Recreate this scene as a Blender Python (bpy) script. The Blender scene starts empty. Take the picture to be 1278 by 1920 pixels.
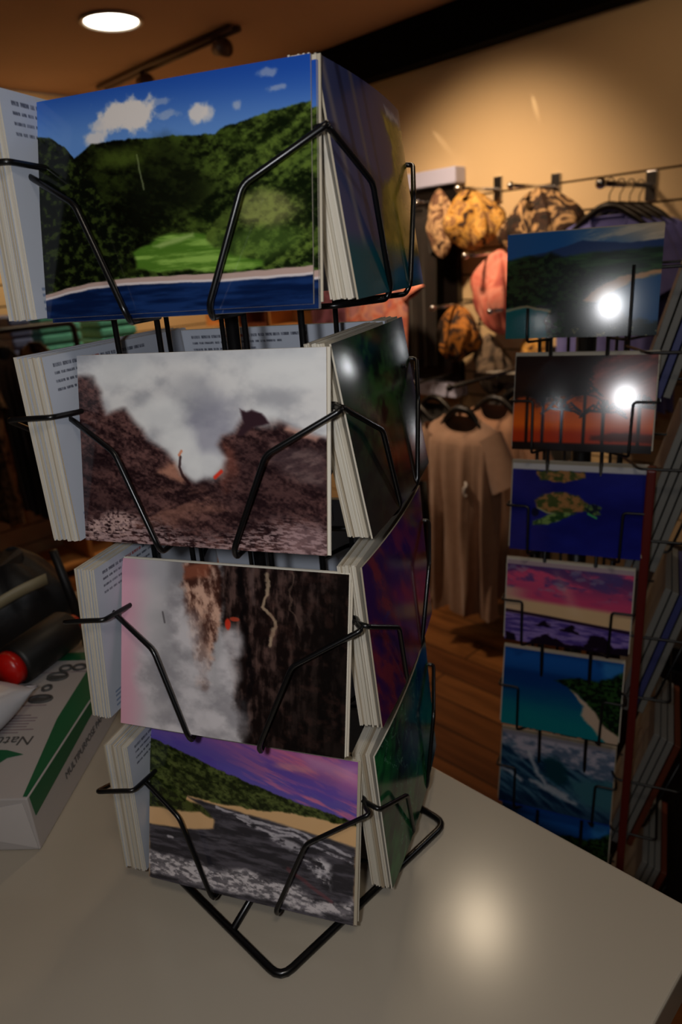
import bpy, bmesh, math, random
import numpy as np
from mathutils import Matrix, Vector

# ------------------------------------------------------------------ camera, world, lights
SC = bpy.context.scene
COL = SC.collection
F_PX = 1311.06
PITCH, ROLL, CAM_H = 0.3406, -0.0754, 0.4183
_F = Vector((0, math.cos(PITCH), -math.sin(PITCH)))
_R0 = Vector((1, 0, 0)); _U0 = _R0.cross(_F)
_R = math.cos(ROLL) * _R0 + math.sin(ROLL) * _U0
_U = -math.sin(ROLL) * _R0 + math.cos(ROLL) * _U0
CAM = Vector((0, 0, CAM_H))
cd = bpy.data.cameras.new('camera')
cam = bpy.data.objects.new('camera', cd); COL.objects.link(cam)
cd.sensor_fit = 'VERTICAL'; cd.sensor_height = 36; cd.sensor_width = 24
cd.lens = F_PX / 1920 * 36
cd.clip_start = 0.02; cd.clip_end = 50
cd.dof.use_dof = True; cd.dof.focus_distance = 0.42; cd.dof.aperture_fstop = 9.0
cam.matrix_world = Matrix(((_R.x, _U.x, -_F.x, CAM.x), (_R.y, _U.y, -_F.y, CAM.y), (_R.z, _U.z, -_F.z, CAM.z), (0, 0, 0, 1)))
SC.camera = cam
SC.view_settings.view_transform = 'Standard'; SC.view_settings.look = 'None'
SC.view_settings.gamma = 1; SC.view_settings.use_curve_mapping = False
SC.view_settings.exposure = 0.0
w = bpy.data.worlds.new('world'); SC.world = w; w.use_nodes = True
w.node_tree.nodes['Background'].inputs[0].default_value = (1.0, 0.80, 0.60, 1)
w.node_tree.nodes['Background'].inputs[1].default_value = 0.045

# room directions: S runs along the counter and the slatted wall, B points from the counter to that wall
YW = -0.8087
S = Vector((math.cos(YW), math.sin(YW), 0)); B = Vector((-math.sin(YW), math.cos(YW), 0))
FLOOR_Z, CEIL_Z, WALL_B, WALL_S = -0.95, 1.27, 2.5, -3.6
def room(s, b, z): return S * s + B * b + Vector((0, 0, z))

def light(name, kind, loc, power, col, target=None, **kw):
    d = bpy.data.lights.new(name, kind); d.energy = power; d.color = col
    for k, v in kw.items(): setattr(d, k, v)
    o = bpy.data.objects.new(name, d); COL.objects.link(o); o.location = loc
    if target is not None:
        o.rotation_euler = (Vector(target) - Vector(loc)).to_track_quat('-Z', 'Y').to_euler()
    return o
# the camera's own flash, up and to the left of the lens
light('camera_flash', 'POINT', CAM - _R * 0.045 + _U * 0.012 - _F * 0.005, 2.9, (0.96, 0.97, 1.0), shadow_soft_size=0.012)
# ceiling spots: one washing the slatted wall, others over the shop and the counter, with added fill spots
light('wall_spot', 'SPOT', room(-1.60, 1.55, 1.2), 78, (1.0, 0.68, 0.41), target=room(-1.66, 2.5, 0.22), spot_size=math.radians(80), spot_blend=1.0, shadow_soft_size=0.05)
light('wall_spot', 'SPOT', room(-0.9, 1.5, 1.2), 7, (1.0, 0.66, 0.38), target=room(-0.9, 2.5, 0.3), spot_size=math.radians(110), spot_blend=1.0, shadow_soft_size=0.05)
light('back_wall_spot', 'SPOT', room(-3.0, 1.6, 1.2), 30, (1.0, 0.68, 0.40), target=room(-3.6, 1.6, 0.4), spot_size=math.radians(130), spot_blend=1.0, shadow_soft_size=0.05)
light('shirt_fill_spot', 'SPOT', room(-2.0, 1.1, 1.2), 36, (1.0, 0.78, 0.60), target=room(-1.38, 1.9, -.4), spot_size=math.radians(45), spot_blend=1.0, shadow_soft_size=0.04)  # added fill lamp that brightens the hanging t-shirts
light('gap_fill_spot', 'SPOT', room(-3.0, 2.0, 1.2), 30, (1.0, 0.68, 0.38), target=room(-3.1, 2.5, 0.1), spot_size=math.radians(120), spot_blend=1.0, shadow_soft_size=0.05)  # extra fill lamp, brightens the wall seen between the tiers
light('floor_spot', 'SPOT', room(-1.9, 1.2, 1.2), 17, (1.0, 0.66, 0.38), target=room(-1.3, 1.2, FLOOR_Z), spot_size=math.radians(95), spot_blend=1.0, shadow_soft_size=0.05)
light('counter_spot', 'SPOT', (0.279, 1.345, 1.22), 5.5, (1.0, 0.80, 0.56), target=(0.2, 0.5, 0), spot_size=math.radians(80), spot_blend=1.0, shadow_soft_size=0.05)
light('counter_fill_lamp', 'SPOT', (0.15, -0.35, 1.24), 10.0, (1.0, 0.86, 0.68), target=(0.05, 0.3, 0), spot_size=math.radians(120), spot_blend=1.0, shadow_soft_size=0.12)  # unseen lamp added to lift the brightness of the counter
light('side_spot', 'SPOT', (1.35, 0.55, 1.15), 2.5, (0.9, 0.94, 1.0), target=(-0.02, 0.43, 0.3), spot_size=math.radians(40), spot_blend=0.8, shadow_soft_size=0.05)
light('card_glint_spot', 'SPOT', (1.26, 1.60, .33), 3.0, (0.95, 0.97, 1.0), target=(0.0, 0.40, 0.33), spot_size=math.radians(14), spot_blend=0.6, shadow_soft_size=0.035)  # out-of-view lamp added low down for the glint on the right-hand cards
# thin streaks on the slatted wall: added narrow spots standing in for reflections
def streak(p, q, power):
    a = room(p[0], WALL_B, p[1]); b = room(q[0], WALL_B, q[1]); d = (b - a).normalized()
    light('streak_light', 'SPOT', a - d * .10 - B * .045, power, (1, .80, .55), target=(a + b) / 2, spot_size=math.radians(5.5), spot_blend=.5, shadow_soft_size=.004)
streak((-1.994, .957), (-1.777, .735), 3.0)
streak((-1.505, .985), (-1.440, .80), 3.0)

# ------------------------------------------------------------------ small helpers
def lin(c):
    c = np.asarray(c, float) / 255.0
    return np.where(c <= 0.04045, c / 12.92, ((c + 0.055) / 1.055) ** 2.4)
def mat(name, col, rough=0.5, metal=0.0, spec=0.5, emit=None, coat=0.0, noise=None, bump=0.0, sheen=0):
    m = bpy.data.materials.new(name); m.use_nodes = True
    nt = m.node_tree; p = nt.nodes['Principled BSDF']
    p.inputs['Base Color'].default_value = (*lin(col), 1)
    p.inputs['Roughness'].default_value = rough; p.inputs['Metallic'].default_value = metal
    p.inputs['Specular IOR Level'].default_value = spec
    p.inputs['Coat Weight'].default_value = coat
    if sheen: p.inputs['Sheen Weight'].default_value = sheen
    if emit:
        p.inputs['Emission Color'].default_value = (*emit[0], 1); p.inputs['Emission Strength'].default_value = emit[1]
    if noise:
        scale, amt, col2 = noise
        tc = nt.nodes.new('ShaderNodeTexCoord'); n = nt.nodes.new('ShaderNodeTexNoise'); n.inputs['Scale'].default_value = scale
        n.inputs['Detail'].default_value = 5
        mx = nt.nodes.new('ShaderNodeMix'); mx.data_type = 'RGBA'
        mx.inputs[6].default_value = (*lin(col), 1); mx.inputs[7].default_value = (*lin(col2), 1)
        r = nt.nodes.new('ShaderNodeMapRange'); r.inputs[1].default_value = 0.5 - amt; r.inputs[2].default_value = 0.5 + amt
        nt.links.new(tc.outputs['Object'], n.inputs['Vector']); nt.links.new(n.outputs['Fac'], r.inputs[0])
        nt.links.new(r.outputs[0], mx.inputs[0]); nt.links.new(mx.outputs[2], p.inputs['Base Color'])
        if bump:
            b = nt.nodes.new('ShaderNodeBump'); b.inputs['Strength'].default_value = bump; b.inputs['Distance'].default_value = 0.002
            nt.links.new(n.outputs['Fac'], b.inputs['Height']); nt.links.new(b.outputs[0], p.inputs['Normal'])
    return m
def tag(o, label=None, cat=None, group=None, kind=None):
    if label: o['label'] = label
    if cat: o['category'] = cat
    if group: o['group'] = group
    if kind: o['kind'] = kind
    return o
def empty(name, loc=(0, 0, 0), rz=0, label=None, cat=None, group=None):
    o = bpy.data.objects.new(name, None); COL.objects.link(o); o.location = loc; o.rotation_euler = (0, 0, rz)
    o.empty_display_size = 0.02
    return tag(o, label, cat, group)
def link(name, me, parent=None, loc=None, rot=None):
    o = bpy.data.objects.new(name, me); COL.objects.link(o)
    if parent: o.parent = parent
    if loc is not None: o.location = loc
    if rot is not None: o.rotation_euler = rot
    return o
class MB:
    """collects shapes for one mesh"""
    def __init__(s): s.v = []; s.f = []; s.mi = []; s.sm = []
    def add(s, vs, fs, mi=0, smooth=False):
        n = len(s.v); s.v += [tuple(v) for v in vs]; s.f += [tuple(i + n for i in f) for f in fs]
        s.mi += [mi] * len(fs); s.sm += [smooth] * len(fs); return s
    def box(s, c, d, M=None, mi=0):
        c = Vector(c); hx, hy, hz = d[0] / 2, d[1] / 2, d[2] / 2
        vs = [c + Vector((x, y, z)) for z in (-hz, hz) for y in (-hy, hy) for x in (-hx, hx)]
        if M: vs = [M @ v for v in vs]
        return s.add(vs, [(0, 2, 3, 1), (4, 5, 7, 6), (0, 1, 5, 4), (2, 6, 7, 3), (0, 4, 6, 2), (1, 3, 7, 5)], mi)
    def tube(s, pts, r, n=10, mi=0, closed=False, fillet=0.0, cap=True):
        pts = [Vector(p) for p in pts]
        if fillet: pts = round_path(pts, fillet, closed)
        k = len(pts); rings = []; up = None
        rr = r if hasattr(r, '__len__') else [r] * k
        if len(rr) != k: rr = list(np.interp(np.linspace(0, 1, k), np.linspace(0, 1, len(rr)), rr))
        T = []
        for i in range(k):
            a = pts[(i - 1) % k] if (closed or i > 0) else pts[i]; b = pts[(i + 1) % k] if (closed or i < k - 1) else pts[i]
            T.append((b - a).normalized())
        t = T[0]; up = t.orthogonal().normalized()
        vs = []
        for i in range(k):
            t = T[i]; up = (up - t * up.dot(t))
            up = up.normalized() if up.length > 1e-6 else t.orthogonal().normalized()
            sd = t.cross(up)
            for j in range(n):
                a = 2 * math.pi * j / n
                vs.append(pts[i] + (up * math.cos(a) + sd * math.sin(a)) * rr[i])
        fs = []
        for i in range(k if closed else k - 1):
            for j in range(n):
                a = i * n + j; b = i * n + (j + 1) % n; c = ((i + 1) % k) * n + (j + 1) % n; d = ((i + 1) % k) * n + j
                fs.append((a, b, c, d))
        if not closed and cap:
            fs.append(tuple(range(n - 1, -1, -1))); fs.append(tuple(range((k - 1) * n, k * n)))
        return s.add(vs, fs, mi, True)
    def sphere(s, c, r, nu=16, nv=10, mi=0, fn=None):
        c = Vector(c); rr = r if hasattr(r, '__len__') else (r, r, r); vs = []; fs = []
        for i in range(nv + 1):
            th = math.pi * i / nv
            for j in range(nu):
                ph = 2 * math.pi * j / nu
                d = Vector((math.sin(th) * math.cos(ph), math.sin(th) * math.sin(ph), math.cos(th)))
                k = fn(d, th, ph) if fn else 1
                vs.append(c + Vector((d.x * rr[0] * k, d.y * rr[1] * k, d.z * rr[2])))
        for i in range(nv):
            for j in range(nu):
                fs.append((i * nu + j, (i + 1) * nu + j, (i + 1) * nu + (j + 1) % nu, i * nu + (j + 1) % nu))
        return s.add(vs, fs, mi, True)
    def grid(s, P, closed_u=False, mi=0, smooth=True):
        nv, nu = len(P), len(P[0]); vs = [p for row in P for p in row]; fs = []
        for i in range(nv - 1):
            for j in range(nu if closed_u else nu - 1):
                fs.append((i * nu + j, i * nu + (j + 1) % nu, (i + 1) * nu + (j + 1) % nu, (i + 1) * nu + j))
        return s.add(vs, fs, mi, smooth)
    def prism(s, poly, z0, z1, mi=0, M=None):
        n = len(poly); vs = [Vector((x, y, z0)) for x, y in poly] + [Vector((x, y, z1)) for x, y in poly]
        if M: vs = [M @ v for v in vs]
        fs = [tuple(range(n - 1, -1, -1)), tuple(range(n, 2 * n))] + [(i, (i + 1) % n, n + (i + 1) % n, n + i) for i in range(n)]
        return s.add(vs, fs, mi)
    def mesh(s, name, mats):
        me = bpy.data.meshes.new(name); me.from_pydata(s.v, [], s.f)
        for m in (mats if isinstance(mats, (list, tuple)) else [mats]): me.materials.append(m)
        me.polygons.foreach_set('material_index', s.mi); me.polygons.foreach_set('use_smooth', s.sm)
        bm = bmesh.new(); bm.from_mesh(me); bmesh.ops.recalc_face_normals(bm, faces=bm.faces); bm.to_mesh(me); bm.free()
        me.update(); return me
    def build(s, name, mats, parent=None, bevel=0, loc=None, rot=None):
        o = link(name, s.mesh(name, mats), parent, loc, rot)
        if bevel:
            b = o.modifiers.new('bevel', 'BEVEL'); b.width = bevel; b.segments = 3; b.limit_method = 'ANGLE'
        return o
def round_path(pts, r, closed=False):
    out = []; n = len(pts)
    for i, p in enumerate(pts):
        if not closed and i in (0, n - 1): out.append(p); continue
        a, b = pts[i - 1], pts[(i + 1) % n]
        d1, d2 = (a - p), (b - p); q = min(r, d1.length * .45, d2.length * .45)
        p1, p2 = p + d1.normalized() * q, p + d2.normalized() * q
        for t in (0, .25, .5, .75, 1): out.append(p1 * (1 - t) ** 2 + p * 2 * t * (1 - t) + p2 * t * t)
    return out

# ------------------------------------------------------------------ painting printed pictures (numpy)
def vnoise(x, y, seed):
    rs = np.random.RandomState(seed); g = rs.rand(64, 64)
    xi = np.floor(x).astype(int); yi = np.floor(y).astype(int); fx = x - xi; fy = y - yi
    fx = fx * fx * (3 - 2 * fx); fy = fy * fy * (3 - 2 * fy)
    a = g[yi % 64, xi % 64]; b = g[yi % 64, (xi + 1) % 64]; c = g[(yi + 1) % 64, xi % 64]; d = g[(yi + 1) % 64, (xi + 1) % 64]
    return (a * (1 - fx) + b * fx) * (1 - fy) + (c * (1 - fx) + d * fx) * fy
def fbm(x, y, seed=0, o=5):
    r = np.zeros_like(x); a = .5; t = 0
    for i in range(o):
        r += a * vnoise(x * 2 ** i + 7.3 * i, y * 2 ** i + 3.1 * i, seed + i); t += a; a *= .55
    return r / t
def ss(a, b, x): t = np.clip((x - a) / (b - a), 0, 1); return t * t * (3 - 2 * t)
class Art:
    def __init__(s, w, h, col):
        s.w, s.h = w, h; x = np.linspace(0, 1, w); y = np.linspace(0, 1, h); s.X, s.Y = np.meshgrid(x, y)
        s.c = np.zeros((h, w, 3)) + np.array(col, float); s.asp = 1.42
    def n(s, fx, fy, seed, o=5): return fbm(s.X * fx + 11, s.Y * fy + 5, seed, o)
    def put(s, m, col):
        m = np.clip(m, 0, 1)[..., None]; col = np.asarray(col, float)
        s.c = s.c * (1 - m) + (col if col.ndim == 3 else col) * m
    def mixc(s, t, a, b): t = np.clip(t, 0, 1)[..., None]; return np.array(a, float) * (1 - t) + np.array(b, float) * t
    def below(s, pts, soft=.006, jit=0, seed=1, f=20):
        px, py = zip(*pts); yy = np.interp(s.X, px, py)
        if jit: yy = yy + (s.n(f, f * .3, seed) - .5) * jit
        return ss(-soft, soft, s.Y - yy)
    def poly(s, pts, soft=.01, jit=0, seed=2, f=18):
        X, Y = s.X, s.Y
        if jit: X = X + (s.n(f, f, seed) - .5) * jit; Y = Y + (s.n(f, f, seed + 50) - .5) * jit
        ins = np.zeros_like(X, bool); dist = np.full_like(X, 9.)
        n = len(pts)
        for i in range(n):
            x1, y1 = pts[i]; x2, y2 = pts[(i + 1) % n]
            c = ((y1 > Y) != (y2 > Y)) & (X < (x2 - x1) * (Y - y1) / ((y2 - y1) or 1e-9) + x1); ins ^= c
            t = np.clip(((X - x1) * (x2 - x1) + (Y - y1) * (y2 - y1)) / ((x2 - x1) ** 2 + (y2 - y1) ** 2 + 1e-12), 0, 1)
            dist = np.minimum(dist, np.hypot(X - x1 - t * (x2 - x1), Y - y1 - t * (y2 - y1)))
        d = np.where(ins, dist, -dist); return ss(-soft, soft, d)
    def blob(s, x, y, rx, ry, jit=.3, seed=3, soft=.3, f=10):
        r = np.hypot((s.X - x) / rx, (s.Y - y) / ry) + (s.n(f, f * .7, seed) - .5) * jit * 2
        return ss(1 + soft, 1 - soft, r)
    def line(s, pts, wd, soft=None, jit=0, seed=4):
        soft = soft or wd * .6; m = np.zeros_like(s.X); X, Y = s.X, s.Y
        if jit: X = X + (s.n(14, 14, seed) - .5) * jit; Y = Y + (s.n(14, 14, seed + 9) - .5) * jit
        for (x1, y1), (x2, y2) in zip(pts[:-1], pts[1:]):
            t = np.clip(((X - x1) * (x2 - x1) + (Y - y1) * (y2 - y1)) / ((x2 - x1) ** 2 + (y2 - y1) ** 2 + 1e-12), 0, 1)
            d = np.hypot(X - x1 - t * (x2 - x1), (Y - y1 - t * (y2 - y1)) / s.asp)
            m = np.maximum(m, ss(wd + soft, max(wd - soft, 0), d))
        return m
def diag(a, fx, fy, ang, seed, o=5):
    c, s_ = math.cos(ang), math.sin(ang); u = a.X * 1.42 * c + a.Y * s_; v = -a.X * 1.42 * s_ + a.Y * c
    return fbm(u * fx + 9, v * fy + 17, seed, o)

def art_valley():
    a = Art(330, 240, (30, 72, 158)); X, Y = a.X, a.Y
    a.c = a.mixc(ss(0, .3, Y + .1 * (1 - X)), (30, 78, 172), (95, 140, 205))
    for x, y, rx, ry, k in ((.245, .205, .045, .035, .9), (.33, .11, .07, .05, 1), (.42, .13, .06, .06, 1), (.27, .15, .045, .03, .8), (.375, .1, .06, .04, 1), (.63, .165, .05, .035, .95), (.66, .17, .02, .03, .7), (.76, .155, .016, .02, .5), (.86, .045, .03, .018, .45), (.885, .11, .025, .014, .45), (.48, .09, .06, .015, .4), (.52, .15, .03, .015, .4)):
        a.put(a.blob(x, y, rx, ry, 1.0, int(x * 99), .4, 26) * k, (222, 214, 208))
    land = a.below([(0, .16), (.06, .17), (.12, .22), (.155, .275), (.19, .255), (.225, .225), (.285, .222), (.435, .235), (.535, .24), (.685, .255), (.72, .23), (.78, .225), (.835, .205), (.975, .185), (1, .18)], .005, .02, 5, 40)
    rid = diag(a, 14, 4, 1.9, 21); rid2 = diag(a, 20, 5, 1.1, 31); fine = a.n(60, 60, 8, 4)
    g = a.mixc(ss(.4, .68, rid * .7 + fine * .3), (10, 15, 6), (82, 104, 36))
    g2 = a.mixc(ss(.36, .66, rid2 * .6 + fine * .4), (14, 24, 8), (96, 118, 46))
    right = ss(.5, .95, X + .25 * (Y - .3))[..., None]; g = g * (1 - right) + g2 * right
    g = g * (.42 + .52 * ss(.25, .7, X))[..., None]
    a.put(land, g)
    a.put(a.blob(.5, .45, .13, .17, .5, 12, .5) * .65, (16, 20, 10))
    a.put(a.line([(.4, .3), (.41, .38), (.42, .45)], .003, jit=.01) * .6, (130, 140, 100))
    a.put(a.blob(.33, .3, .1, .05, .5, 13, .5) * .4, (98, 118, 40))
    a.put(a.blob(.86, .6, .09, .08, .7, 14, .5) * .45, (176, 170, 108))
    a.put(a.blob(.8, .72, .13, .07, .6, 15, .5) * .5, (96, 128, 52))
    a.put(land * a.poly([(0, .15), (.06, .165), (.13, .23), (.165, .3), (.22, .38), (.27, .5), (.31, .6), (.37, .66), (.36, .74), (.3, .8), (.24, .84), (.1, .88), (0, .92)], .012, .04, 7, 30), a.mixc(ss(.42, .75, a.n(50, 50, 9)), (8, 12, 6), (48, 60, 22)))
    a.put(a.poly([(.37, .73), (.43, .69), (.47, .67), (.495, .66), (.56, .655), (.635, .668), (.66, .72), (.76, .78), (.835, .81), (.84, .835), (.735, .845), (.6, .82), (.475, .825), (.38, .8)], .01, .03, 8), a.mixc(ss(.35, .7, a.n(8, 40, 10)), (74, 112, 34), (132, 168, 74)))
    a.put(a.poly([(.44, .7), (.6, .66), (.6, .68), (.47, .715)], .01, .02) * .6, (176, 196, 120))
    a.put(a.poly([(.25, .84), (.38, .82), (.475, .832), (.6, .838), (.8, .84), (1, .8), (1, .87), (.6, .865), (.3, .86)], .012, .04, 11, 40) * .9, a.mixc(ss(.4, .65, fine), (18, 28, 10), (64, 84, 34)))
    sh = [(0, .905), (.09, .882), (.185, .866), (.335, .858), (.535, .864), (.685, .872), (.835, .872), (.975, .87), (1, .868)]
    a.put(a.below([(x, y - .018 - .012 * x) for x, y in sh], .003, .006), (176, 150, 140))
    a.put(a.below([(x, y - .002) for x, y in sh], .003, .004) * .8, (214, 206, 206))
    a.put(a.below([(x, y + .009) for x, y in sh], .004, .006), a.mixc(ss(.3, .7, a.n(6, 40, 12)), (8, 24, 58), (22, 46, 92)))
    return a
def art_crater():
    a = Art(330, 240, (60, 42, 42)); X, Y = a.X, a.Y
    st = diag(a, 8, 30, .35, 41); fine = a.n(90, 90, 42, 3); st2 = diag(a, 6, 22, -.3, 44)
    base = a.mixc(ss(.3, .72, st * .55 + fine * .45), (34, 20, 22), (104, 72, 68)); a.c = base
    a.put(ss(.35, .7, a.n(4, 5, 47)) * .35, (28, 18, 22))
    a.put(a.poly([(.8, .47), (1, .5), (1, .68), (.9, .64), (.78, .55)], .03, .05) * .6, a.mixc(ss(.4, .6, st2), (84, 66, 68), (140, 116, 112)))
    a.put(a.poly([(.3, .74), (.42, .68), (.55, .7), (.62, .8), (.4, .88), (.22, .92), (.2, .85)], .05, .08) * ss(.4, .65, st2) * .6, (150, 104, 88))
    lo = ss(.82, .98, Y + .12 * (X - .3) * 0 + .05 * np.sin(X * 9)) * ss(.42, .6, a.n(40, 120, 48))
    a.put(lo * .75, (188, 158, 156)); a.put(a.poly([(.02, .9), (.14, .84), (.24, .86), (.2, .95), (0, .99)], .03, .06) * ss(.4, .6, fine) * .8, (200, 168, 160))
    a.put(a.blob(.92, .93, .09, .07, .4, 50, .6) * .5, (160, 130, 132))
    a.put(a.poly([(.33, .6), (.45, .52), (.45, .66), (.4, .64)], .02, .05) * .6, (214, 150, 120))
    a.put(a.poly([(.86, .36), (.98, .42), (.96, .45), (.84, .39)], .01, .02) * .8, (200, 150, 132))
    a.put(a.poly([(.6, .45), (.66, .5), (.66, .6), (.62, .7), (.6, .6)], .03, .05) * .45, (176, 104, 84))
    sm = a.poly([(-.1, .11), (.07, .115), (.1, .2), (.12, .31), (.2, .28), (.25, .35), (.3, .44), (.37, .5), (.42, .56), (.44, .62), (.5, .66), (.57, .63), (.62, .54), (.59, .47), (.61, .42), (.655, .4), (.685, .34), (.72, .36), (.8, .33), (.87, .385), (1.1, .46), (1.1, -.1), (-.1, -.1)], .022, .03, 51, 8)
    sh = a.n(5, 6, 52, 5); sh2 = a.n(14, 14, 53, 5)
    smc = a.mixc(ss(.3, .62, sh * .75 + sh2 * .25), (168, 168, 172), (216, 214, 212))
    a.put(sm, smc)
    a.put(sm * a.blob(.56, .38, .1, .18, .5, 54, .6) * .5, (112, 112, 134)); a.put(sm * a.blob(.5, .22, .1, .1, .6, 55, .7) * .35, (120, 122, 132))
    for x, y, rx, ry in ((.56, .57, .055, .07), (.46, .52, .05, .07), (.42, .43, .07, .07), (.35, .32, .09, .08), (.9, .1, .25, .1), (.78, .32, .06, .06), (.2, .1, .12, .08), (.49, .6, .03, .05)):
        a.put(a.blob(x, y, rx, ry, .4, int(90 * x), .5) * .75, (222, 222, 220))
    a.put(a.line([(.435, .53), (.43, .58), (.445, .63), (.47, .67)], .005, jit=.01) * .8, (40, 20, 22))
    a.put(a.line([(.575, .63), (.6, .6)], .007) * .9, (224, 50, 30)); a.put(a.line([(.43, .52), (.44, .5)], .005) * .8, (214, 120, 80))
    a.put(a.poly([(.68, .29), (.7, .3), (.72, .29), (.76, .31), (.79, .36), (.72, .38), (.69, .42), (.665, .42), (.69, .36)], .008, .02), (52, 34, 40))
    return a
def art_seacliff():
    a = Art(330, 240, (150, 148, 150)); X, Y = a.X, a.Y
    n1 = a.n(6, 9, 61); n2 = a.n(30, 20, 62)
    a.c = a.mixc(ss(.02, .18, X + .03 * n1), (214, 160, 176), (196, 190, 192))
    a.put(ss(.16, .3, X + .1 * n1) * .5 * ss(.1, .9, 1 - abs(Y - .4)), (146, 146, 148))
    a.put(ss(.2, .27, X) * ss(.5, .1, Y) * .5, (96, 92, 94))
    rock = a.poly([(.3, -.05), (.46, -.05), (.48, .2), (.44, .45), (.4, .75), (.37, .7), (.32, .4), (.29, .2)], .015, .05, 63, 22)
    st = diag(a, 10, 26, 1.35, 64); rk = a.mixc(ss(.38, .62, st * .5 + n2 * .5), (72, 42, 34), (206, 164, 142))
    a.put(rock, rk); a.put(a.poly([(.29, .02), (.42, -.02), (.41, .08), (.3, .1)], .02, .04) * .7, (170, 96, 70))
    a.put(a.poly([(.46, -.1), (1.1, -.1), (1.1, 1.1), (.66, 1.1), (.56, .95), (.53, .75), (.5, .5), (.47, .2)], .018, .06, 65, 16), a.mixc(ss(.42, .7, a.n(40, 6, 66) * .6 + n2 * .4), (24, 16, 15), (88, 66, 60)))
    a.put(a.line([(.55, .02), (.57, .3), (.6, .6), (.58, .85)], .014, jit=.05) * .85, (14, 10, 11))
    a.put(a.line([(.66, .03), (.67, .14), (.655, .22), (.7, .3), (.68, .42)], .008, jit=.05) * .75, (192, 166, 136))
    a.put(a.line([(.77, .02), (.76, .12), (.8, .3)], .004, jit=.05) * .45, (132, 106, 92)); a.put(a.line([(.6, .0), (.61, .2)], .01, jit=.03) * .4, (112, 92, 88))
    a.put(ss(.6, 1.0, X + .25 * (Y - .5)) * .75, (13, 11, 10))
    a.put(ss(.5, .75, a.n(26, 22, 69)) * ss(.62, .7, X) * .25, (92, 58, 50))
    sm = np.maximum.reduce([a.blob(x, y, rx, ry, .5, int(100 * y), .5) for x, y, rx, ry in ((.26, .28, .05, .16), (.3, .45, .08, .14), (.34, .62, .1, .13), (.38, .8, .14, .14), (.5, .62, .05, .2), (.52, .45, .045, .1), (.48, .9, .09, .14), (.3, .95, .14, .1), (.2, .7, .1, .2))])
    a.put(sm * .85, a.mixc(ss(.3, .7, a.n(9, 9, 67)), (150, 146, 150), (212, 206, 208)))
    a.put(a.line([(.4, .3), (.39, .55), (.41, .7)], .02, jit=.05) * .5 * ss(.4, .6, n2), (92, 70, 64))
    a.put(a.blob(.5, .33, .012, .03, .5, 68) * .9, (216, 56, 36)); a.put(a.blob(.53, .3, .02, .012, .5, 70) * .8, (196, 74, 50))
    a.put(a.line([(.2, .3), (.21, .36)], .004) * .6, (60, 54, 56))
    return a
def art_dusk_beach():
    a = Art(330, 240, (80, 60, 140)); X, Y = a.X, a.Y
    t = Y - .28 * X
    a.c = a.mixc(ss(-.24, .1, t + .05 * a.n(4, 12, 71)), (206, 110, 160), (98, 84, 170))
    a.put(ss(.5, .68, diag(a, 3, 22, .28, 72)) * ss(.25, .8, X) * .8, (226, 120, 150)); a.put(ss(.5, .7, diag(a, 4, 16, .3, 73)) * .5, (92, 70, 170))
    a.put(a.poly([(.75, .0), (1, .04), (1, .14), (.8, .08)], .04, .03) * .6, (214, 160, 196)); a.put(a.blob(.72, .1, .1, .025, .5, 74, .5) * .6, (226, 150, 158))
    hill = a.below([(0, .06), (.06, .08), (.2, .13), (.35, .19), (.48, .235), (.69, .3), (.9, .345), (1, .37)], .007, .02, 75, 40)
    a.put(hill, a.mixc(ss(.35, .7, diag(a, 10, 30, .35, 76) * .5 + a.n(60, 60, 77) * .5), (26, 34, 12), (88, 98, 48)))
    sea = a.below([(0, .6), (.18, .58), (.3, .56), (.26, .5), (.22, .46), (.34, .44), (.55, .43), (.69, .42), (.87, .43), (1, .44)], .01, .02)
    a.put(a.below([(0, .53), (.1, .53), (.17, .5), (.2, .4), (.34, .41), (.55, .405), (.69, .385), (.87, .39), (1, .395)], .008, .025, 78, 30), (222, 178, 126))
    a.put(a.poly([(.16, .42), (.3, .45), (.34, .5), (.3, .53), (.22, .52), (.12, .53), (0, .5), (0, .36), (.14, .4)], .01, .02) * .96, a.mixc(ss(.4, .6, a.n(50, 50, 79)), (30, 36, 14), (66, 76, 32)))
    a.put(a.poly([(.2, .4), (.36, .43), (.55, .45), (.7, .47), (1, .52), (1, 1.1), (0, 1.1), (0, .64), (.18, .62), (.33, .58), (.34, .52), (.3, .47)], .01, .015), a.mixc(ss(.35, .7, a.n(10, 40, 80)), (44, 42, 48), (84, 80, 88)))
    a.put(a.poly([(0, .52), (.17, .51), (.27, .49), (.33, .52), (.32, .58), (.2, .62), (0, .62)], .01, .02), (222, 178, 128))
    for p, wd in (([(.35, .44), (.55, .48), (.75, .5), (1, .58)], .006), ([(.5, .5), (.62, .54), (.74, .53)], .007), ([(.62, .56), (.75, .6), (.8, .68), (.88, .72)], .016), ([(.45, .48), (.6, .5), (.8, .54)], .005), ([(.78, .55), (1, .62)], .006)):
        a.put(a.line(p, wd, jit=.04) * .8 * ss(.3, .55, a.n(30, 50, 81)), (200, 194, 200))
    foam = a.poly([(0, .8), (.2, .83), (.4, .84), (.5, .8), (.6, .84), (.75, .82), (.82, .9), (.95, .9), (1, .84), (1, .94), (.85, .98), (.6, .96), (.3, .98), (0, .97)], .02, .06, 82, 16)
    a.put(foam * (.35 + .65 * ss(.38, .62, a.n(40, 60, 83))), (210, 202, 204))
    a.put(a.line([(.1, .7), (.12, .7)], .006, jit=.02) * .8, (200, 194, 200)); a.put(a.poly([(.82, .6), (.9, .66), (.9, .8), (.84, .78), (.8, .7)], .02, .05) * ss(.4, .6, a.n(30, 30, 84)), (206, 200, 204))
    a.put(a.line([(.7, .74), (.9, .88)], .009, jit=.02) * .5, (120, 60, 66))
    return a
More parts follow.
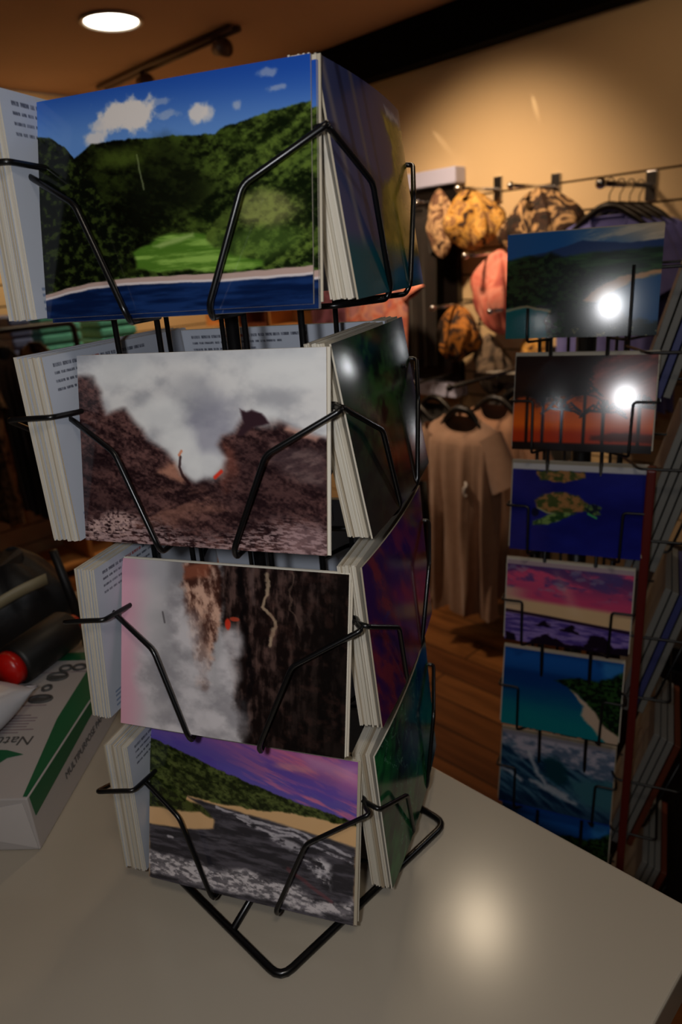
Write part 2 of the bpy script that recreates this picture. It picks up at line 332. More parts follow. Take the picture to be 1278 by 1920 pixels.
def art_islands():
    a = Art(200, 140, (40, 44, 90)); X, Y = a.X, a.Y
    a.c = a.mixc(ss(.0, .8, X + .2 * a.n(3, 3, 91)), (74, 78, 112), (44, 52, 108))
    for k in range(4): a.put(a.line([(.02 + .12 * k, -.1), (.1 + .12 * k, .5), (.2 + .1 * k, 1.1)], .014, .02) * .5, [(170, 150, 130), (30, 28, 40), (140, 120, 100), (34, 30, 60)][k])
    a.put(a.poly([(.62, .1), (1.1, .1), (1.1, .9), (.5, .92), (.35, .8), (.45, .5), (.66, .4), (.7, .25)], .03, .1, 92, 6), a.mixc(ss(.3, .7, a.n(8, 8, 93)), (136, 122, 34), (190, 164, 60)))
    a.put(ss(.78, .9, Y + .1 * (1 - X)), (20, 84, 96)); a.put(a.poly([(.68, .05), (.95, .06), (.95, .1), (.7, .1)], .02, .03) * .8, (220, 214, 216))
    return a
def art_forest():
    a = Art(200, 140, (20, 50, 26)); st = diag(a, 10, 4, 1.2, 95)
    a.c = a.mixc(ss(.35, .7, st * .6 + a.n(30, 30, 96) * .4), (8, 20, 14), (44, 92, 40))
    a.put(ss(.45, .95, a.Y + .2 * st) * .7, (66, 34, 30)); a.put(a.line([(.1, .3), (.3, .45), (.42, .7)], .03, .05, .1) * .5, (170, 120, 104)); a.put(ss(.35, 0, a.X) * .6, (22, 34, 44))
    return a
def art_purple():
    a = Art(200, 140, (60, 30, 80)); st = diag(a, 4, 12, .9, 97)
    a.c = a.mixc(ss(.3, .7, st), (56, 26, 84), (120, 44, 60)); a.put(ss(.6, 1.0, a.X + .4 * a.Y) * .6, (140, 60, 40)); a.put(ss(.7, .9, a.n(10, 14, 98)) * .4, (40, 60, 140))
    return a
def art_leaves():
    a = Art(200, 140, (20, 60, 44)); a.c = a.mixc(ss(.3, .7, a.n(8, 10, 101) * .6 + diag(a, 20, 5, .8, 102) * .4), (6, 36, 34), (34, 110, 60))
    a.put(a.blob(.5, .35, .25, .25, .6, 103, .5) * .6, (16, 40, 84))
    for k in range(6): a.put(a.line([(.1 + .15 * k, 0), (.25 + .12 * k, .5), (.2 + .15 * k, 1)], .005, jit=.2, seed=104 + k) * .5, (120, 160, 140))
    return a
def art_beach_top():
    a = Art(230, 160, (30, 80, 140)); X, Y = a.X, a.Y
    a.c = a.mixc(ss(.3, 1.0, X - Y), (32, 92, 160), (196, 178, 152)); a.put(ss(.45, .65, diag(a, 3, 14, -.15, 111)) * ss(.35, .7, X) * .6, (220, 204, 178))
    a.put(a.below([(0, .26), (.18, .2), (.35, .16), (.5, .1), (.65, .13), (.8, .15), (1, .13)], .01, .02, 112), (36, 62, 112))
    a.put(a.below([(0, .24), (.15, .21), (.3, .26), (.5, .22), (1, .2)], .02, .03, 113), a.mixc(ss(.3, .7, a.n(6, 30, 114)), (16, 40, 24), (46, 82, 46)))
    a.put(a.below([(0, .3), (.1, .24), (.3, .2), (.45, .3), (.6, .42), (1, .6)], .03, .05, 115), a.mixc(ss(.35, .7, a.n(30, 30, 116)), (8, 20, 14), (36, 60, 32)))
    a.put(a.poly([(.52, .66), (.6, .54), (.75, .45), (1.1, .38), (1.1, .43), (.85, .5), (.72, .58), (.62, .68)], .012, .03), (196, 150, 104))
    a.put(a.poly([(.6, .7), (.72, .58), (.85, .49), (1.1, .42), (1.1, 1.1), (.95, 1.1), (.85, .95), (.68, .85)], .02, .05), a.mixc(ss(.6, .95, X), (24, 110, 130), (20, 84, 140)))
    a.put(a.poly([(.56, .72), (.75, .75), (.85, .85), (1.1, .85), (1.1, 1.1), (.4, 1.1), (.4, .75)], .03, .1, 117) * .8, (12, 26, 18))
    a.put(a.poly([(-.1, .72), (.12, .69), (.3, .73), (.28, .8), (.3, 1.1), (-.1, 1.1)], .012, .05), (16, 96, 104)); a.put(a.line([(0, .72), (.14, .69), (.3, .74)], .009, jit=.02) * .7, (190, 160, 120))
    a.put(ss(.62, .7, a.n(26, 26, 118)) * ss(.85, .9, Y) * ss(.4, .5, X) * .6, (210, 190, 130))
    return a
def palm(a, x, y, h, r, seed):
    r *= 1.15
    rs = np.random.RandomState(seed); a.put(a.line([(x, y), (x + .004, y + h)], .011), (18, 8, 6))
    for k in range(13):
        an = rs.uniform(-.3, math.pi + .3); dx, dy = math.cos(an) * r, -math.sin(an) * r * 1.1
        a.put(a.line([(x, y), (x + dx * .55, y + dy * .6), (x + dx * .95, y + dy * .5 + r * .35)], .0062, soft=.004, jit=.012, seed=seed + k), (16, 7, 6))
def art_palms():
    a = Art(230, 160, (150, 60, 30)); X, Y = a.X, a.Y
    a.c = a.mixc(ss(.1, .75, Y), (92, 40, 40), (236, 104, 22)); a.put(ss(.45, .7, diag(a, 3, 10, -.4, 121)) * ss(.7, .3, Y) * .6, (178, 82, 66)); a.put(ss(.72, .84, Y + .02 * a.n(8, 3, 1)) * .85, (176, 46, 14))
    a.put(a.poly([(-.1, -.1), (.72, -.1), (.55, .22), (.5, .42), (.2, .5), (-.1, .44)], .04, .2, 122, 18) * .93, (24, 10, 10))
    for x, y, h, r, s in ((.1, .42, .55, .12, 1), (.22, .42, .55, .12, 2), (.36, .56, .4, .14, 3), (.52, .4, .55, .12, 4), (.655, .58, .4, .15, 5), (.9, .52, .45, .15, 6), (.46, .3, .1, .13, 7)): palm(a, x, y, h, r, s)
    a.put(a.poly([(.58, .83), (.8, .79), (1.1, .82), (1.1, .9), (.58, .88)], .02, .03) * .8, (66, 22, 14)); a.put(ss(.9, .93, Y), (20, 8, 8)); a.put(a.poly([(0, .0), (1, .0), (1, .012), (0, .012)], .01) * 0, (0, 0, 0))
    return a
def art_turtles():
    a = Art(230, 160, (26, 30, 116)); X, Y = a.X, a.Y
    a.c = a.mixc(a.n(3, 4, 131), (18, 20, 92), (34, 42, 150)); a.put(ss(.075, .06, Y), (196, 196, 200))
    sh = a.mixc(ss(.35, .65, a.n(26, 26, 132)), (66, 80, 40), (164, 118, 72))
    a.put(a.poly([(.18, .07), (.55, .07), (.56, .14), (.4, .2), (.22, .18)], .01, .04), sh)
    a.put(a.poly([(.18, .42), (.26, .33), (.40, .30), (.52, .34), (.6, .43), (.58, .5), (.44, .55), (.28, .55), (.2, .5)], .014, .03), sh)
    a.put(a.line([(.21, .5), (.29, .55), (.4, .56)], .006) * .6, (206, 210, 150))
    a.put(a.poly([(.3, .56), (.42, .53), (.5, .54), (.4, .62), (.3, .68), (.18, .7), (.18, .66)], .01, .03), a.mixc(ss(.4, .6, a.n(30, 30, 133)), (44, 74, 40), (120, 150, 84)))
    a.put(a.poly([(.57, .45), (.63, .42), (.69, .46), (.69, .53), (.63, .55), (.58, .52)], .014, .04), a.mixc(ss(.4, .6, a.n(40, 40, 134)), (26, 36, 50), (96, 122, 70))); a.put(a.line([(.6, .53), (.66, .57)], .008), (70, 170, 100)); a.put(a.blob(.19, .55, .03, .05, .4, 3), (16, 20, 50))
    return a
def art_pink_sky():
    a = Art(230, 160, (120, 70, 130)); X, Y = a.X, a.Y; t = Y - .05 * X
    a.c = a.mixc(ss(.05, .42, t), (96, 60, 120), (214, 76, 124)); a.put(ss(.45, .62, diag(a, 3, 10, .2, 141)) * ss(.45, .2, t), (222, 84, 130)); a.put(ss(.48, .66, a.n(7, 9, 144)) * ss(.44, .3, t) * .8, (84, 70, 136)); a.put(ss(.6, .75, a.n(9, 12, 145)) * ss(.4, .3, t) * .5, (150, 150, 180)); a.put(ss(.42, .5, t), (232, 196, 150)); a.put(ss(.3, .36, t) * ss(.25, 0, X) * .8, (220, 190, 160))
    a.put(a.poly([(.4, .1), (.52, .3), (.62, .6), (.55, .6), (.45, .3)], .06) * .3, (250, 220, 190))
    a.put(ss(.64, .66, t), a.mixc(ss(.35, .65, a.n(8, 40, 142)), (84, 66, 150), (150, 128, 200)))
    a.put(a.line([(.0, .63), (.35, .655), (1, .72)], .012), (44, 26, 50))
    for p in ([(.25, .78), (.33, .7), (.4, .78)], [(.46, .8), (.55, .72), (.62, .82)], [(.65, .98), (.7, .82), (.8, .8), (.9, .95)], [(.2, 1), (.35, .86), (.5, .95), (.75, .97), (1, .9), (1, 1.1), (.2, 1.1)], [(0, .9), (.08, .92), (.12, 1.1), (0, 1.1)]): a.put(a.poly(p, .01, .05), (30, 18, 38))
    a.put(ss(.06, .045, Y), (180, 160, 170))
    return a
def art_bay():
    a = Art(230, 160, (16, 70, 150)); X, Y = a.X, a.Y
    a.c = a.mixc(ss(.1, .4, Y), (26, 92, 178), (12, 70, 140)); a.put(ss(.22, .3, Y), (8, 60, 130)); a.put(ss(.38, .95, Y + .1 * a.n(4, 10, 151)), (14, 128, 140))
    a.put(a.poly([(.45, .32), (.6, .27), (.8, .26), (.9, .2), (1.1, .0), (1.1, 1.1), (.95, .95), (.86, .82), (.76, .62), (.66, .48), (.58, .42)], .015, .05, 152, 20), a.mixc(ss(.4, .65, a.n(40, 40, 153)), (10, 26, 16), (40, 74, 34)))
    a.put(a.poly([(.58, .42), (.66, .48), (.74, .58), (.8, .66), (.88, .8), (1, .9), (1, 1.1), (.9, 1), (.8, .88), (.68, .72), (.7, .6)], .015, .03), (206, 182, 160)); a.put(a.poly([(.82, .0), (1, .0), (1, .1), (.9, .2), (.85, .2)], .04, .03) * .7, (60, 140, 210))
    return a
def art_wave():
    a = Art(230, 160, (40, 70, 100)); X, Y = a.X, a.Y; n = a.n(12, 16, 161); st = diag(a, 4, 20, .5, 162)
    a.c = a.mixc(ss(.3, .7, st), (14, 46, 78), (70, 112, 140)); a.put(a.poly([(-.1, -.1), (1.1, -.1), (1.1, .45), (.8, .42), (.6, .35), (.45, .25), (.3, .3), (.2, .32), (-.1, .1)], .05, .2, 163, 6), a.mixc(ss(.3, .7, n), (92, 112, 140), (186, 182, 200)))
    a.put(a.poly([(.38, .3), (.5, .25), (.6, .36), (.6, .6), (.5, .62), (.42, .5)], .04, .1), (14, 60, 74)); a.put(a.poly([(.62, .5), (1.1, .42), (1.1, .85), (.8, .8), (.66, .7)], .06, .1), (60, 112, 128))
    for p in ([(.25, .25), (.36, .52), (.45, .65), (.6, .72)], [(0, .52), (.12, .58), (.2, .64)], [(.3, .62), (.5, .72), (.7, .8)]): a.put(a.line(p, .018, .02, .06) * .75, (206, 210, 220))
    a.put(ss(.74, .95, Y) * .4, (10, 30, 60)); a.put(ss(.97, .99, Y), (20, 60, 150)); a.put(ss(.06, .03, Y), (170, 166, 176))
    return a
def art_back(seed=1, code=True):
    a = Art(300, 210, (180, 186, 198)); rs = np.random.RandomState(seed); X, Y = a.X, a.Y
    for r in range(4):
        y = .05 + r * .042; x = .05; end = .62 - .12 * (r % 3)
        while x < end:
            wd = rs.uniform(.012, .05); m = ((X > x) & (X < x + wd) & (abs(Y - y) < .0075)).astype(float); a.put(m * (.45 + .4 * (a.n(150, 60, seed + 3) > .48)), (70, 74, 88) if not (r == 0 and .2 < x < .32) else (150, 70, 70)); x += wd + .006
    for r in range(4):
        m = ((X > .05) & (X < .13 + .02 * (r % 2)) & (abs(Y - .86 - r * .032) < .007)).astype(float); a.put(m * .6, (84, 104, 140))
    if code:
        x = .56
        while x < .7: wd = rs.choice([.002, .004, .006]); a.put(((X > x) & (X < x + wd) & (Y < .16) & (Y > .03)).astype(float), (50, 50, 56)); x += wd + rs.choice([.003, .005])
    return a
def art_plain(): return Art(8, 6, (190, 196, 200))

# ------------------------------------------------------------------ materials
def print_mat():
    m = bpy.data.materials.new('glossy_print'); m.use_nodes = True; nt = m.node_tree; p = nt.nodes['Principled BSDF']
    at = nt.nodes.new('ShaderNodeAttribute'); at.attribute_name = 'ink'; nt.links.new(at.outputs['Color'], p.inputs['Base Color'])
    p.inputs['Roughness'].default_value = .13; p.inputs['Specular IOR Level'].default_value = .42
    return m
def matte_print_mat():
    m = print_mat(); m.name = 'matte_print'; m.node_tree.nodes['Principled BSDF'].inputs['Roughness'].default_value = .6; return m
def stack_mat():
    m = bpy.data.materials.new('card_stock'); m.use_nodes = True; nt = m.node_tree; p = nt.nodes['Principled BSDF']
    oi = nt.nodes.new('ShaderNodeObjectInfo'); cr = nt.nodes.new('ShaderNodeValToRGB'); e = cr.color_ramp.elements
    e[0].color = (*lin((196, 186, 168)), 1); e[1].color = (*lin((160, 144, 120)), 1)
    e2 = cr.color_ramp.elements.new(.5); e2.color = (*lin((204, 197, 182)), 1); e3 = cr.color_ramp.elements.new(.8); e3.color = (*lin((180, 170, 150)), 1)
    nt.links.new(oi.outputs['Random'], cr.inputs[0]); nt.links.new(cr.outputs[0], p.inputs['Base Color']); p.inputs['Roughness'].default_value = .75
    return m
M_PRINT, M_MPRINT, M_STOCK = print_mat(), matte_print_mat(), stack_mat()
M_BACK = mat('card_back', (180, 186, 198), .6)
M_WIRE = mat('black_coated_wire', (10, 10, 11), .28, spec=.5)
M_WIRE2 = mat('black_wire_matte', (9, 9, 11), .4)
M_CHROME = mat('chrome', (200, 200, 205), .18, metal=1)

W4, H4 = .152, .107
def card_mesh(name, front=None, back=None, W=W4, H=H4, th=.00098, curl=0.0, curl_v=0.0, gloss=True):
    """thin card: x width (centred), z height from 0, front faces -y. curl bends its side edges back"""
    def bend(x, z): return curl * (x / (W / 2)) ** 2 + curl_v * (z / H) ** 2
    V = []; Fc = []; MI = []; INK = []
    nx, nz = 16, 10
    def addgrid(w, h, y0, mi, flip, ink, inset=0):
        base = len(V)
        xs = np.linspace(-W / 2 + inset, W / 2 - inset, w); zs = np.linspace(H - inset, inset, h)
        for i, z in enumerate(zs):
            for j, x in enumerate(xs):
                V.append((x, y0 + bend(x, z), z))
                INK.append(ink[i, j] if ink is not None else (.8, .8, .8))
        for i in range(h - 1):
            for j in range(w - 1):
                q = (base + i * w + j, base + (i + 1) * w + j, base + (i + 1) * w + j + 1, base + i * w + j + 1)
                Fc.append(q[::-1] if flip else q); MI.append(mi)
        return base
    b0 = addgrid(nx, nz, 0, 1, False, None); b1 = addgrid(nx, nz, th, 2, True, None)
    per = [j for j in range(nx)] + [i * nx + nx - 1 for i in range(1, nz)] + [(nz - 1) * nx + j for j in range(nx - 2, -1, -1)] + [i * nx for i in range(nz - 2, 0, -1)]
    for a_, b_ in zip(per, per[1:] + per[:1]): Fc.append((b0 + a_, b0 + b_, b1 + b_, b1 + a_)); MI.append(1)
    if front is not None: addgrid(front.w, front.h, -.00006, 0, False, lin(np.clip(front.c, 0, 255)))
    if back is not None:
        c = lin(np.clip(back.c, 0, 255))[:, ::-1]; addgrid(back.w, back.h, th + .00006, 3, True, c)
    me = bpy.data.meshes.new(name); me.from_pydata(V, [], Fc)
    for m in (M_PRINT if gloss else M_MPRINT, M_STOCK, M_BACK, M_MPRINT): me.materials.append(m)
    me.polygons.foreach_set('material_index', MI)
    me.polygons.foreach_set('use_smooth', [m in (0, 3) for m in MI])
    ca = me.color_attributes.new('ink', 'FLOAT_COLOR', 'POINT')
    arr = np.ones((len(V), 4), np.float32); arr[:, :3] = np.array([tuple(i) for i in INK]); ca.data.foreach_set('color', arr.ravel())
    me.update(); return me

# ------------------------------------------------------------------ the room
M_FLOOR = bpy.data.materials.new('wood_planks'); M_FLOOR.use_nodes = True
def planks(m):
    nt = m.node_tree; p = nt.nodes['Principled BSDF']; tc = nt.nodes.new('ShaderNodeTexCoord')
    mp = nt.nodes.new('ShaderNodeMapping'); nt.links.new(tc.outputs['Object'], mp.inputs[0])
    br = nt.nodes.new('ShaderNodeTexBrick'); br.inputs['Scale'].default_value = 1; br.inputs['Mortar Size'].default_value = .003
    br.inputs['Brick Width'].default_value = 1.3; br.inputs['Row Height'].default_value = .12
    br.inputs['Color1'].default_value = (*lin((150, 96, 48)), 1); br.inputs['Color2'].default_value = (*lin((112, 66, 32)), 1); br.inputs['Mortar'].default_value = (*lin((50, 28, 14)), 1)
    nt.links.new(mp.outputs[0], br.inputs['Vector'])
    mp2 = nt.nodes.new('ShaderNodeMapping'); mp2.inputs['Scale'].default_value = (2, 22, 1); nt.links.new(tc.outputs['Object'], mp2.inputs[0])
    n = nt.nodes.new('ShaderNodeTexNoise'); n.inputs['Scale'].default_value = 1.6; n.inputs['Detail'].default_value = 6; nt.links.new(mp2.outputs[0], n.inputs['Vector'])
    mx = nt.nodes.new('ShaderNodeMix'); mx.data_type = 'RGBA'; mx.blend_type = 'MULTIPLY'; mx.inputs[0].default_value = .75
    cr = nt.nodes.new('ShaderNodeValToRGB'); cr.color_ramp.elements[0].position = .3; cr.color_ramp.elements[0].color = (.35, .3, .28, 1); cr.color_ramp.elements[1].position = .65
    nt.links.new(n.outputs['Fac'], cr.inputs[0]); nt.links.new(br.outputs['Color'], mx.inputs[6]); nt.links.new(cr.outputs[0], mx.inputs[7]); nt.links.new(mx.outputs[2], p.inputs['Base Color'])
    p.inputs['Roughness'].default_value = .42
planks(M_FLOOR)
M_WALL = mat('cream_slat_wall', (214, 190, 150), .6, noise=(1.4, .3, (204, 178, 136)))
M_GROOVE = mat('dark_groove', (60, 44, 32), .8)
M_CEIL = mat('brown_ceiling', (172, 140, 118), .9, noise=(2, .3, (162, 130, 108)))
M_BEAM = mat('dark_beam', (9, 7, 6), .9, spec=.1)
def structure(name, mb, m, bevel=0):
    o = mb.build(name, m, bevel=bevel, rot=(0, 0, YW)); o['kind'] = 'structure'; return o
# room frame: object local x = S, local y = B
s0, s1, b0, b1 = WALL_S, 2.2, -2.2, WALL_B
structure('floor', MB().box(((s0 + s1) / 2, (b0 + b1) / 2, FLOOR_Z - .05), (s1 - s0, b1 - b0, .1)), M_FLOOR)
structure('ceiling', MB().box(((s0 + s1) / 2, (b0 + b1) / 2, CEIL_Z + .05), (s1 - s0, b1 - b0, .1)), M_CEIL)
def slats(axis, a0, a1, face, out):
    mb = MB(); z = .632 - .0979 * 16
    zs = [FLOOR_Z] + [.632 + .0979 * k for k in range(-16, 1) if .632 + .0979 * k > FLOOR_Z + .02] + [CEIL_Z]
    mid = (a0 + a1) / 2; L = a1 - a0
    for za, zb in zip(zs[:-1], zs[1:]):
        c = (zb + za) / 2; h = zb - za - .007
        if axis == 's': mb.box((mid, face + .008, c), (L, .016, h))
        else: mb.box((face - .008, mid, c), (.016, L, h))
    if axis == 's': mb.box((mid, face + .066, (FLOOR_Z + CEIL_Z) / 2), (L, .1, CEIL_Z - FLOOR_Z), mi=1)
    else: mb.box((face - .066, mid, (FLOOR_Z + CEIL_Z) / 2), (.1, L, CEIL_Z - FLOOR_Z), mi=1)
    return mb
structure('wall_right', slats('s', s0, s1, WALL_B, 1), [M_WALL, M_GROOVE])
structure('wall_back', slats('b', b0, b1, WALL_S, 1), [M_WALL, M_GROOVE])
structure('trim_1', MB().box(((s0 + s1) / 2, WALL_B - .04, (1.115 + CEIL_Z) / 2), (s1 - s0, .08, CEIL_Z - 1.115)), M_BEAM)
M_PLAIN = mat('plain_warm_wall', (120, 100, 82), .8)
structure('wall_front', MB().box(((s0 + s1) / 2, b0 - .05, (FLOOR_Z + CEIL_Z) / 2), (s1 - s0, .1, CEIL_Z - FLOOR_Z)), M_PLAIN)
structure('wall_near', MB().box((s1 + .05, (b0 + b1) / 2, (FLOOR_Z + CEIL_Z) / 2), (.1, b1 - b0, CEIL_Z - FLOOR_Z)), M_PLAIN)

# ------------------------------------------------------------------ ceiling lamps and track
M_GLOW = mat('lamp_glow', (255, 250, 240), .5, emit=((1, .93, .8), 9.0))
M_LAMPRIM = mat('lamp_rim', (200, 190, 176), .4)
def downlight(loc, label, r=.1, power=14, name='ceiling_light'):
    t = empty(name, loc, 0, label, 'ceiling light')
    rim = MB(); P = []
    for rr, zz in ((r, 0), (r * 1.12, -.002), (r * 1.14, -.007), (r * 1.02, -.009), (r * .98, -.004), (r * .97, 0)):
        P.append([Vector((rr * math.cos(a), rr * math.sin(a), zz)) for a in np.linspace(0, 2 * math.pi, 40, endpoint=False)])
    rim.grid(P, True); rim.build('rim', M_LAMPRIM, t)
    MB().tube([(0, 0, -.001), (0, 0, -.0035)], r * .95, 40).build('lens', M_GLOW, t)
    MB().tube([(-r * .5, r * .2, -.004), (0, r * .32, -.006), (r * .6, r * .2, -.004)], r * .05, 8).build('bulb_clip', M_LAMPRIM, t)
    if power: light('lamp_bulb', 'SPOT', Vector(loc) + Vector((0, 0, -.02)), power, (1, .8, .55), target=Vector(loc) + Vector((0, 0, -1)), spot_size=math.radians(110), spot_blend=1, shadow_soft_size=.06)
    return t
downlight((-.668, 2.882, CEIL_Z), 'round recessed ceiling light glowing white above the postcard rack', .095, 9)
trk = empty('track_rail', room(0, 0, 0), 0, 'dim brown track rail fixed to the ceiling behind the top postcard', 'track rail')
p1, p2 = Vector((-.954, 3.728, CEIL_Z - .012)), Vector((-.253, 3.018, CEIL_Z - .012))
M_TRACK = mat('brown_track', (86, 62, 50), .5)
d = (p2 - p1).normalized(); q = Vector((-d.y, d.x, 0))
mb = MB(); mb.tube([p1 + q * .02, p2 + q * .02], .011, 6); mb.tube([p1 - q * .02, p2 - q * .02], .011, 6); mb.build('rail', M_TRACK, trk)
for f_ in (.35, .9):
    pc = p1.lerp(p2, f_); mb = MB(); mb.tube([pc, pc + Vector((0, 0, -.04))], .012, 10); mb.tube([pc + Vector((0, 0, -.04)) - d * .03, pc + Vector((0, 0, -.05)) + d * .04], [.02, .03], 14); mb.build('lamp_head', M_TRACK, trk)

# ------------------------------------------------------------------ counter
M_COUNTER = mat('cream_laminate', (172, 162, 146), .19, noise=(3, .4, (168, 158, 142)))
M_CABINET = mat('cabinet_side', (90, 76, 62), .6)
cnt = empty('counter', (0, 0, FLOOR_Z), YW, 'cream laminate shop counter under the black postcard rack', 'counter')
mb = MB(); cs, ce, cn, cf = -.94, -.09, -.62, .391
poly = [(cs, cn), (ce, cn)]
for k in range(9):
    a = math.pi / 2 * k / 8; r = .012; poly.append((ce - r + r * math.cos(math.pi / 2 * k / 8), cf - r + r * math.sin(a)))
poly.append((cs, cf))
mb.prism(poly, -FLOOR_Z - .035, -FLOOR_Z); mb.build('worktop', M_COUNTER, cnt, bevel=.002)
MB().box(((cs + ce) / 2 - .03, (cn + cf) / 2, (-FLOOR_Z - .036) / 2), (ce - cs - .1, cf - cn - .08, -FLOOR_Z - .036)).build('cabinet', M_CABINET, cnt)

# ------------------------------------------------------------------ main postcard rack on the counter
YR = -.3452
RO = Vector((-.0565, .433, 0))
def rackM(k=0, O=RO, yaw=YR):      # local: x along face, y inward, z up ; k quarter turns
    return Matrix.Translation(O) @ Matrix.Rotation(yaw + k * math.pi / 2, 4, 'Z')
TZ = (.4017, .275, .1499, .0204)
FRONT = ((.072, .2), (.074, .22), (.079, .30), (.080, .30))
FSH = (.004, .001, .003, 0.)
LEFT = ((.094, .05), (.0965, .0), (.0975, .10), (.0985, .05))
RIGHT = ((.093, .13), (.093, .16), (.092, .07), (.092, .07))
BACK = ((.085, .12),) * 4
rack = empty('postcard_rack', RO, YR, 'black wire countertop rack holding four tiers of postcards', 'postcard rack')
def L(x, out, z): return (x, -out, z)
wr = .0016
zt = .49
for i, (x, y) in enumerate([(a, -.036) for a in (-.028, .026)] + [(a, .04) for a in (-.028, .028)] + [(-.062, a) for a in (-.028, .028)] + [(.056, a) for a in (-.028, .028)]):
    MB().tube([(x, y, .006), (x, y, zt)], .0017, 8).build('upright', M_WIRE, rack)
MB().tube([(0, 0, .006), (0, 0, zt)], .0042, 14).build('centre_pole', M_WIRE, rack)
for z in (.012, .20, zt - .03):
    for pts in ([(-.062, -.028, z), (-.028, -.036, z), (.026, -.036, z), (.056, -.028, z), (.056, .028, z), (.028, .04, z), (-.028, .04, z), (-.062, .028, z)],):
        MB().tube(pts, .0015, 8, closed=True).build('ring', M_WIRE, rack)
    mb = MB(); mb.tube([(-.062, -.0, z), (.056, .0, z)], .0014, 8); mb.tube([(0, -.036, z), (0, .04, z)], .0014, 8); mb.build('spoke', M_WIRE, rack)
Minv = rackM(0).inverted()
def pocket_arm(k, sg, zb, dd, t, sh, W=W4, H=H4, thick=.008):
    """one bent wire of a pocket: from the frame out past the card edge, across its front and under it"""
    def P(x, o, z): return Vector((x, -o, z))
    o_at = lambda z: dd - z * math.tan(t)
    zc, zm = H * .70, H * .50
    start_o = (.036, .056, .04, .062)[k]
    oi = o_at(zc) - thick
    pts = [P(sg * .028, start_o, zb + zc - .004), P(sh + sg * (W / 2 - .034), max(oi - .007, .02), zb + zc - .002), P(sh + sg * (W / 2 + .0030), oi - .0025, zb + zc), P(sh + sg * (W / 2 + .0045), oi + .004, zb + zc), P(sh + sg * (W / 2 + .010), o_at(zc) + .004, zb + zc),
           P(sh + sg * (.046), o_at(zm) + .010, zb + zm), P(sh + sg * .024, dd + .004, zb + .002), P(sh + sg * .0235, dd + .001, zb - .004), P(sg * .0235, max(dd - thick - .004, start_o + .002), zb - .0042), P(sg * .026, start_o, zb - .0042)]
    R = Matrix.Rotation(k * math.pi / 2, 4, 'Z')
    MB().tube([R @ p for p in pts], wr, 8, fillet=.004).build('pocket_arm', M_WIRE, rack)
for i in range(4):
    for k, tab in ((0, FRONT), (1, RIGHT), (2, BACK), (3, LEFT)):
        dd, t = tab[i]; sh = {0: FSH[i], 1: .030, 2: 0, 3: 0}[k]
        th_ = {0: .006, 1: .013, 2: .006, 3: .018}[k]
        for sg in (-1, 1): pocket_arm(k, sg, TZ[i], dd, t, sh, thick=th_)
# base: a square of thicker rod turned to line up with the counter, with a bar across
rb = MB(); a = .0843; Rb = Matrix.Rotation(YW - YR, 4, 'Z')
rb.tube([Rb @ Vector((x * a, y * a, .003)) for x, y in ((-1, -1), (1, -1), (1, 1), (-1, 1))], .0027, 12, closed=True, fillet=.01)
rb.build('base_ring', M_WIRE, rack)
MB().tube([Rb @ Vector((.035, -a, .0045)), Rb @ Vector((0, 0, .006)), Rb @ Vector((-.035, a, .0045))], .0024, 10).build('base_bar', M_WIRE, rack)

# ---- postcards of the main rack
rs = random.Random(4)
ORD = ('first', 'second', 'third', 'fourth', 'fifth', 'sixth', 'seventh', 'eighth', 'ninth', 'tenth', 'eleventh', 'twelfth', 'thirteenth', 'fourteenth', 'fifteenth', 'sixteenth', 'seventeenth', 'eighteenth')
BK = [art_back(3), art_back(8, False)]
ARTS = dict(valley=art_valley(), crater=art_crater(), cliff=art_seacliff(), dusk=art_dusk_beach(), isl=art_islands(), forest=art_forest(), purple=art_purple(), leaves=art_leaves())
ME_STOCK = card_mesh('postcard', None, None)
ME_BACKCARD = [card_mesh('postcard', None, b) for b in BK]
def put_card(me, k, zb, dd, t, x, ydepth, dz=0, roll=0, O=RO, yaw=YR, name='postcard'):
    o = link(name, me)
    o.matrix_world = rackM(k, O, yaw) @ Matrix.Translation((x, -dd + ydepth, zb + dz)) @ Matrix.Rotation(-t, 4, 'X') @ Matrix.Rotation(roll, 4, 'Y')
    return o
TN = ('top tier', 'second tier', 'third tier', 'bottom tier'); GN = ('top', 'second', 'third', 'bottom')
FL = ('glossy postcard of a green sea valley in the top front pocket', 'postcard of white smoke over a dark crater, second front pocket', 'postcard of steam between brown cliffs with a pink left edge, third front pocket', 'postcard of a purple dusk sky above a black beach, bottom front pocket')
fa = ('valley', 'crater', 'cliff', 'dusk')
for i in range(4):
    dd, t = FRONT[i]; me_f = card_mesh('postcard', ARTS[fa[i]], None, curl=(.0005, .0003, .0003, .0006)[i])
    tag(put_card(me_f, 0, TZ[i], dd, t, FSH[i], 0), FL[i], 'postcard')
    n = (5, 4, 3, 5)[i]
    for j in range(1, n):
        me = me_f if (i == 0 and j < 3) else ME_STOCK
        tag(put_card(me, 0, TZ[i], dd, t, FSH[i] + (.0010 if i else .0022) + rs.uniform(-.0006, .0012), .0011 * j + .0002, (-.002 if i == 0 and j < 3 else 0) + rs.uniform(-.0004, .0006)), 'plain edged postcard, %s behind the picture in the %s front pocket' % (ORD[j - 1], GN[i]), 'postcard', 'postcards stacked in the %s front pocket' % GN[i])
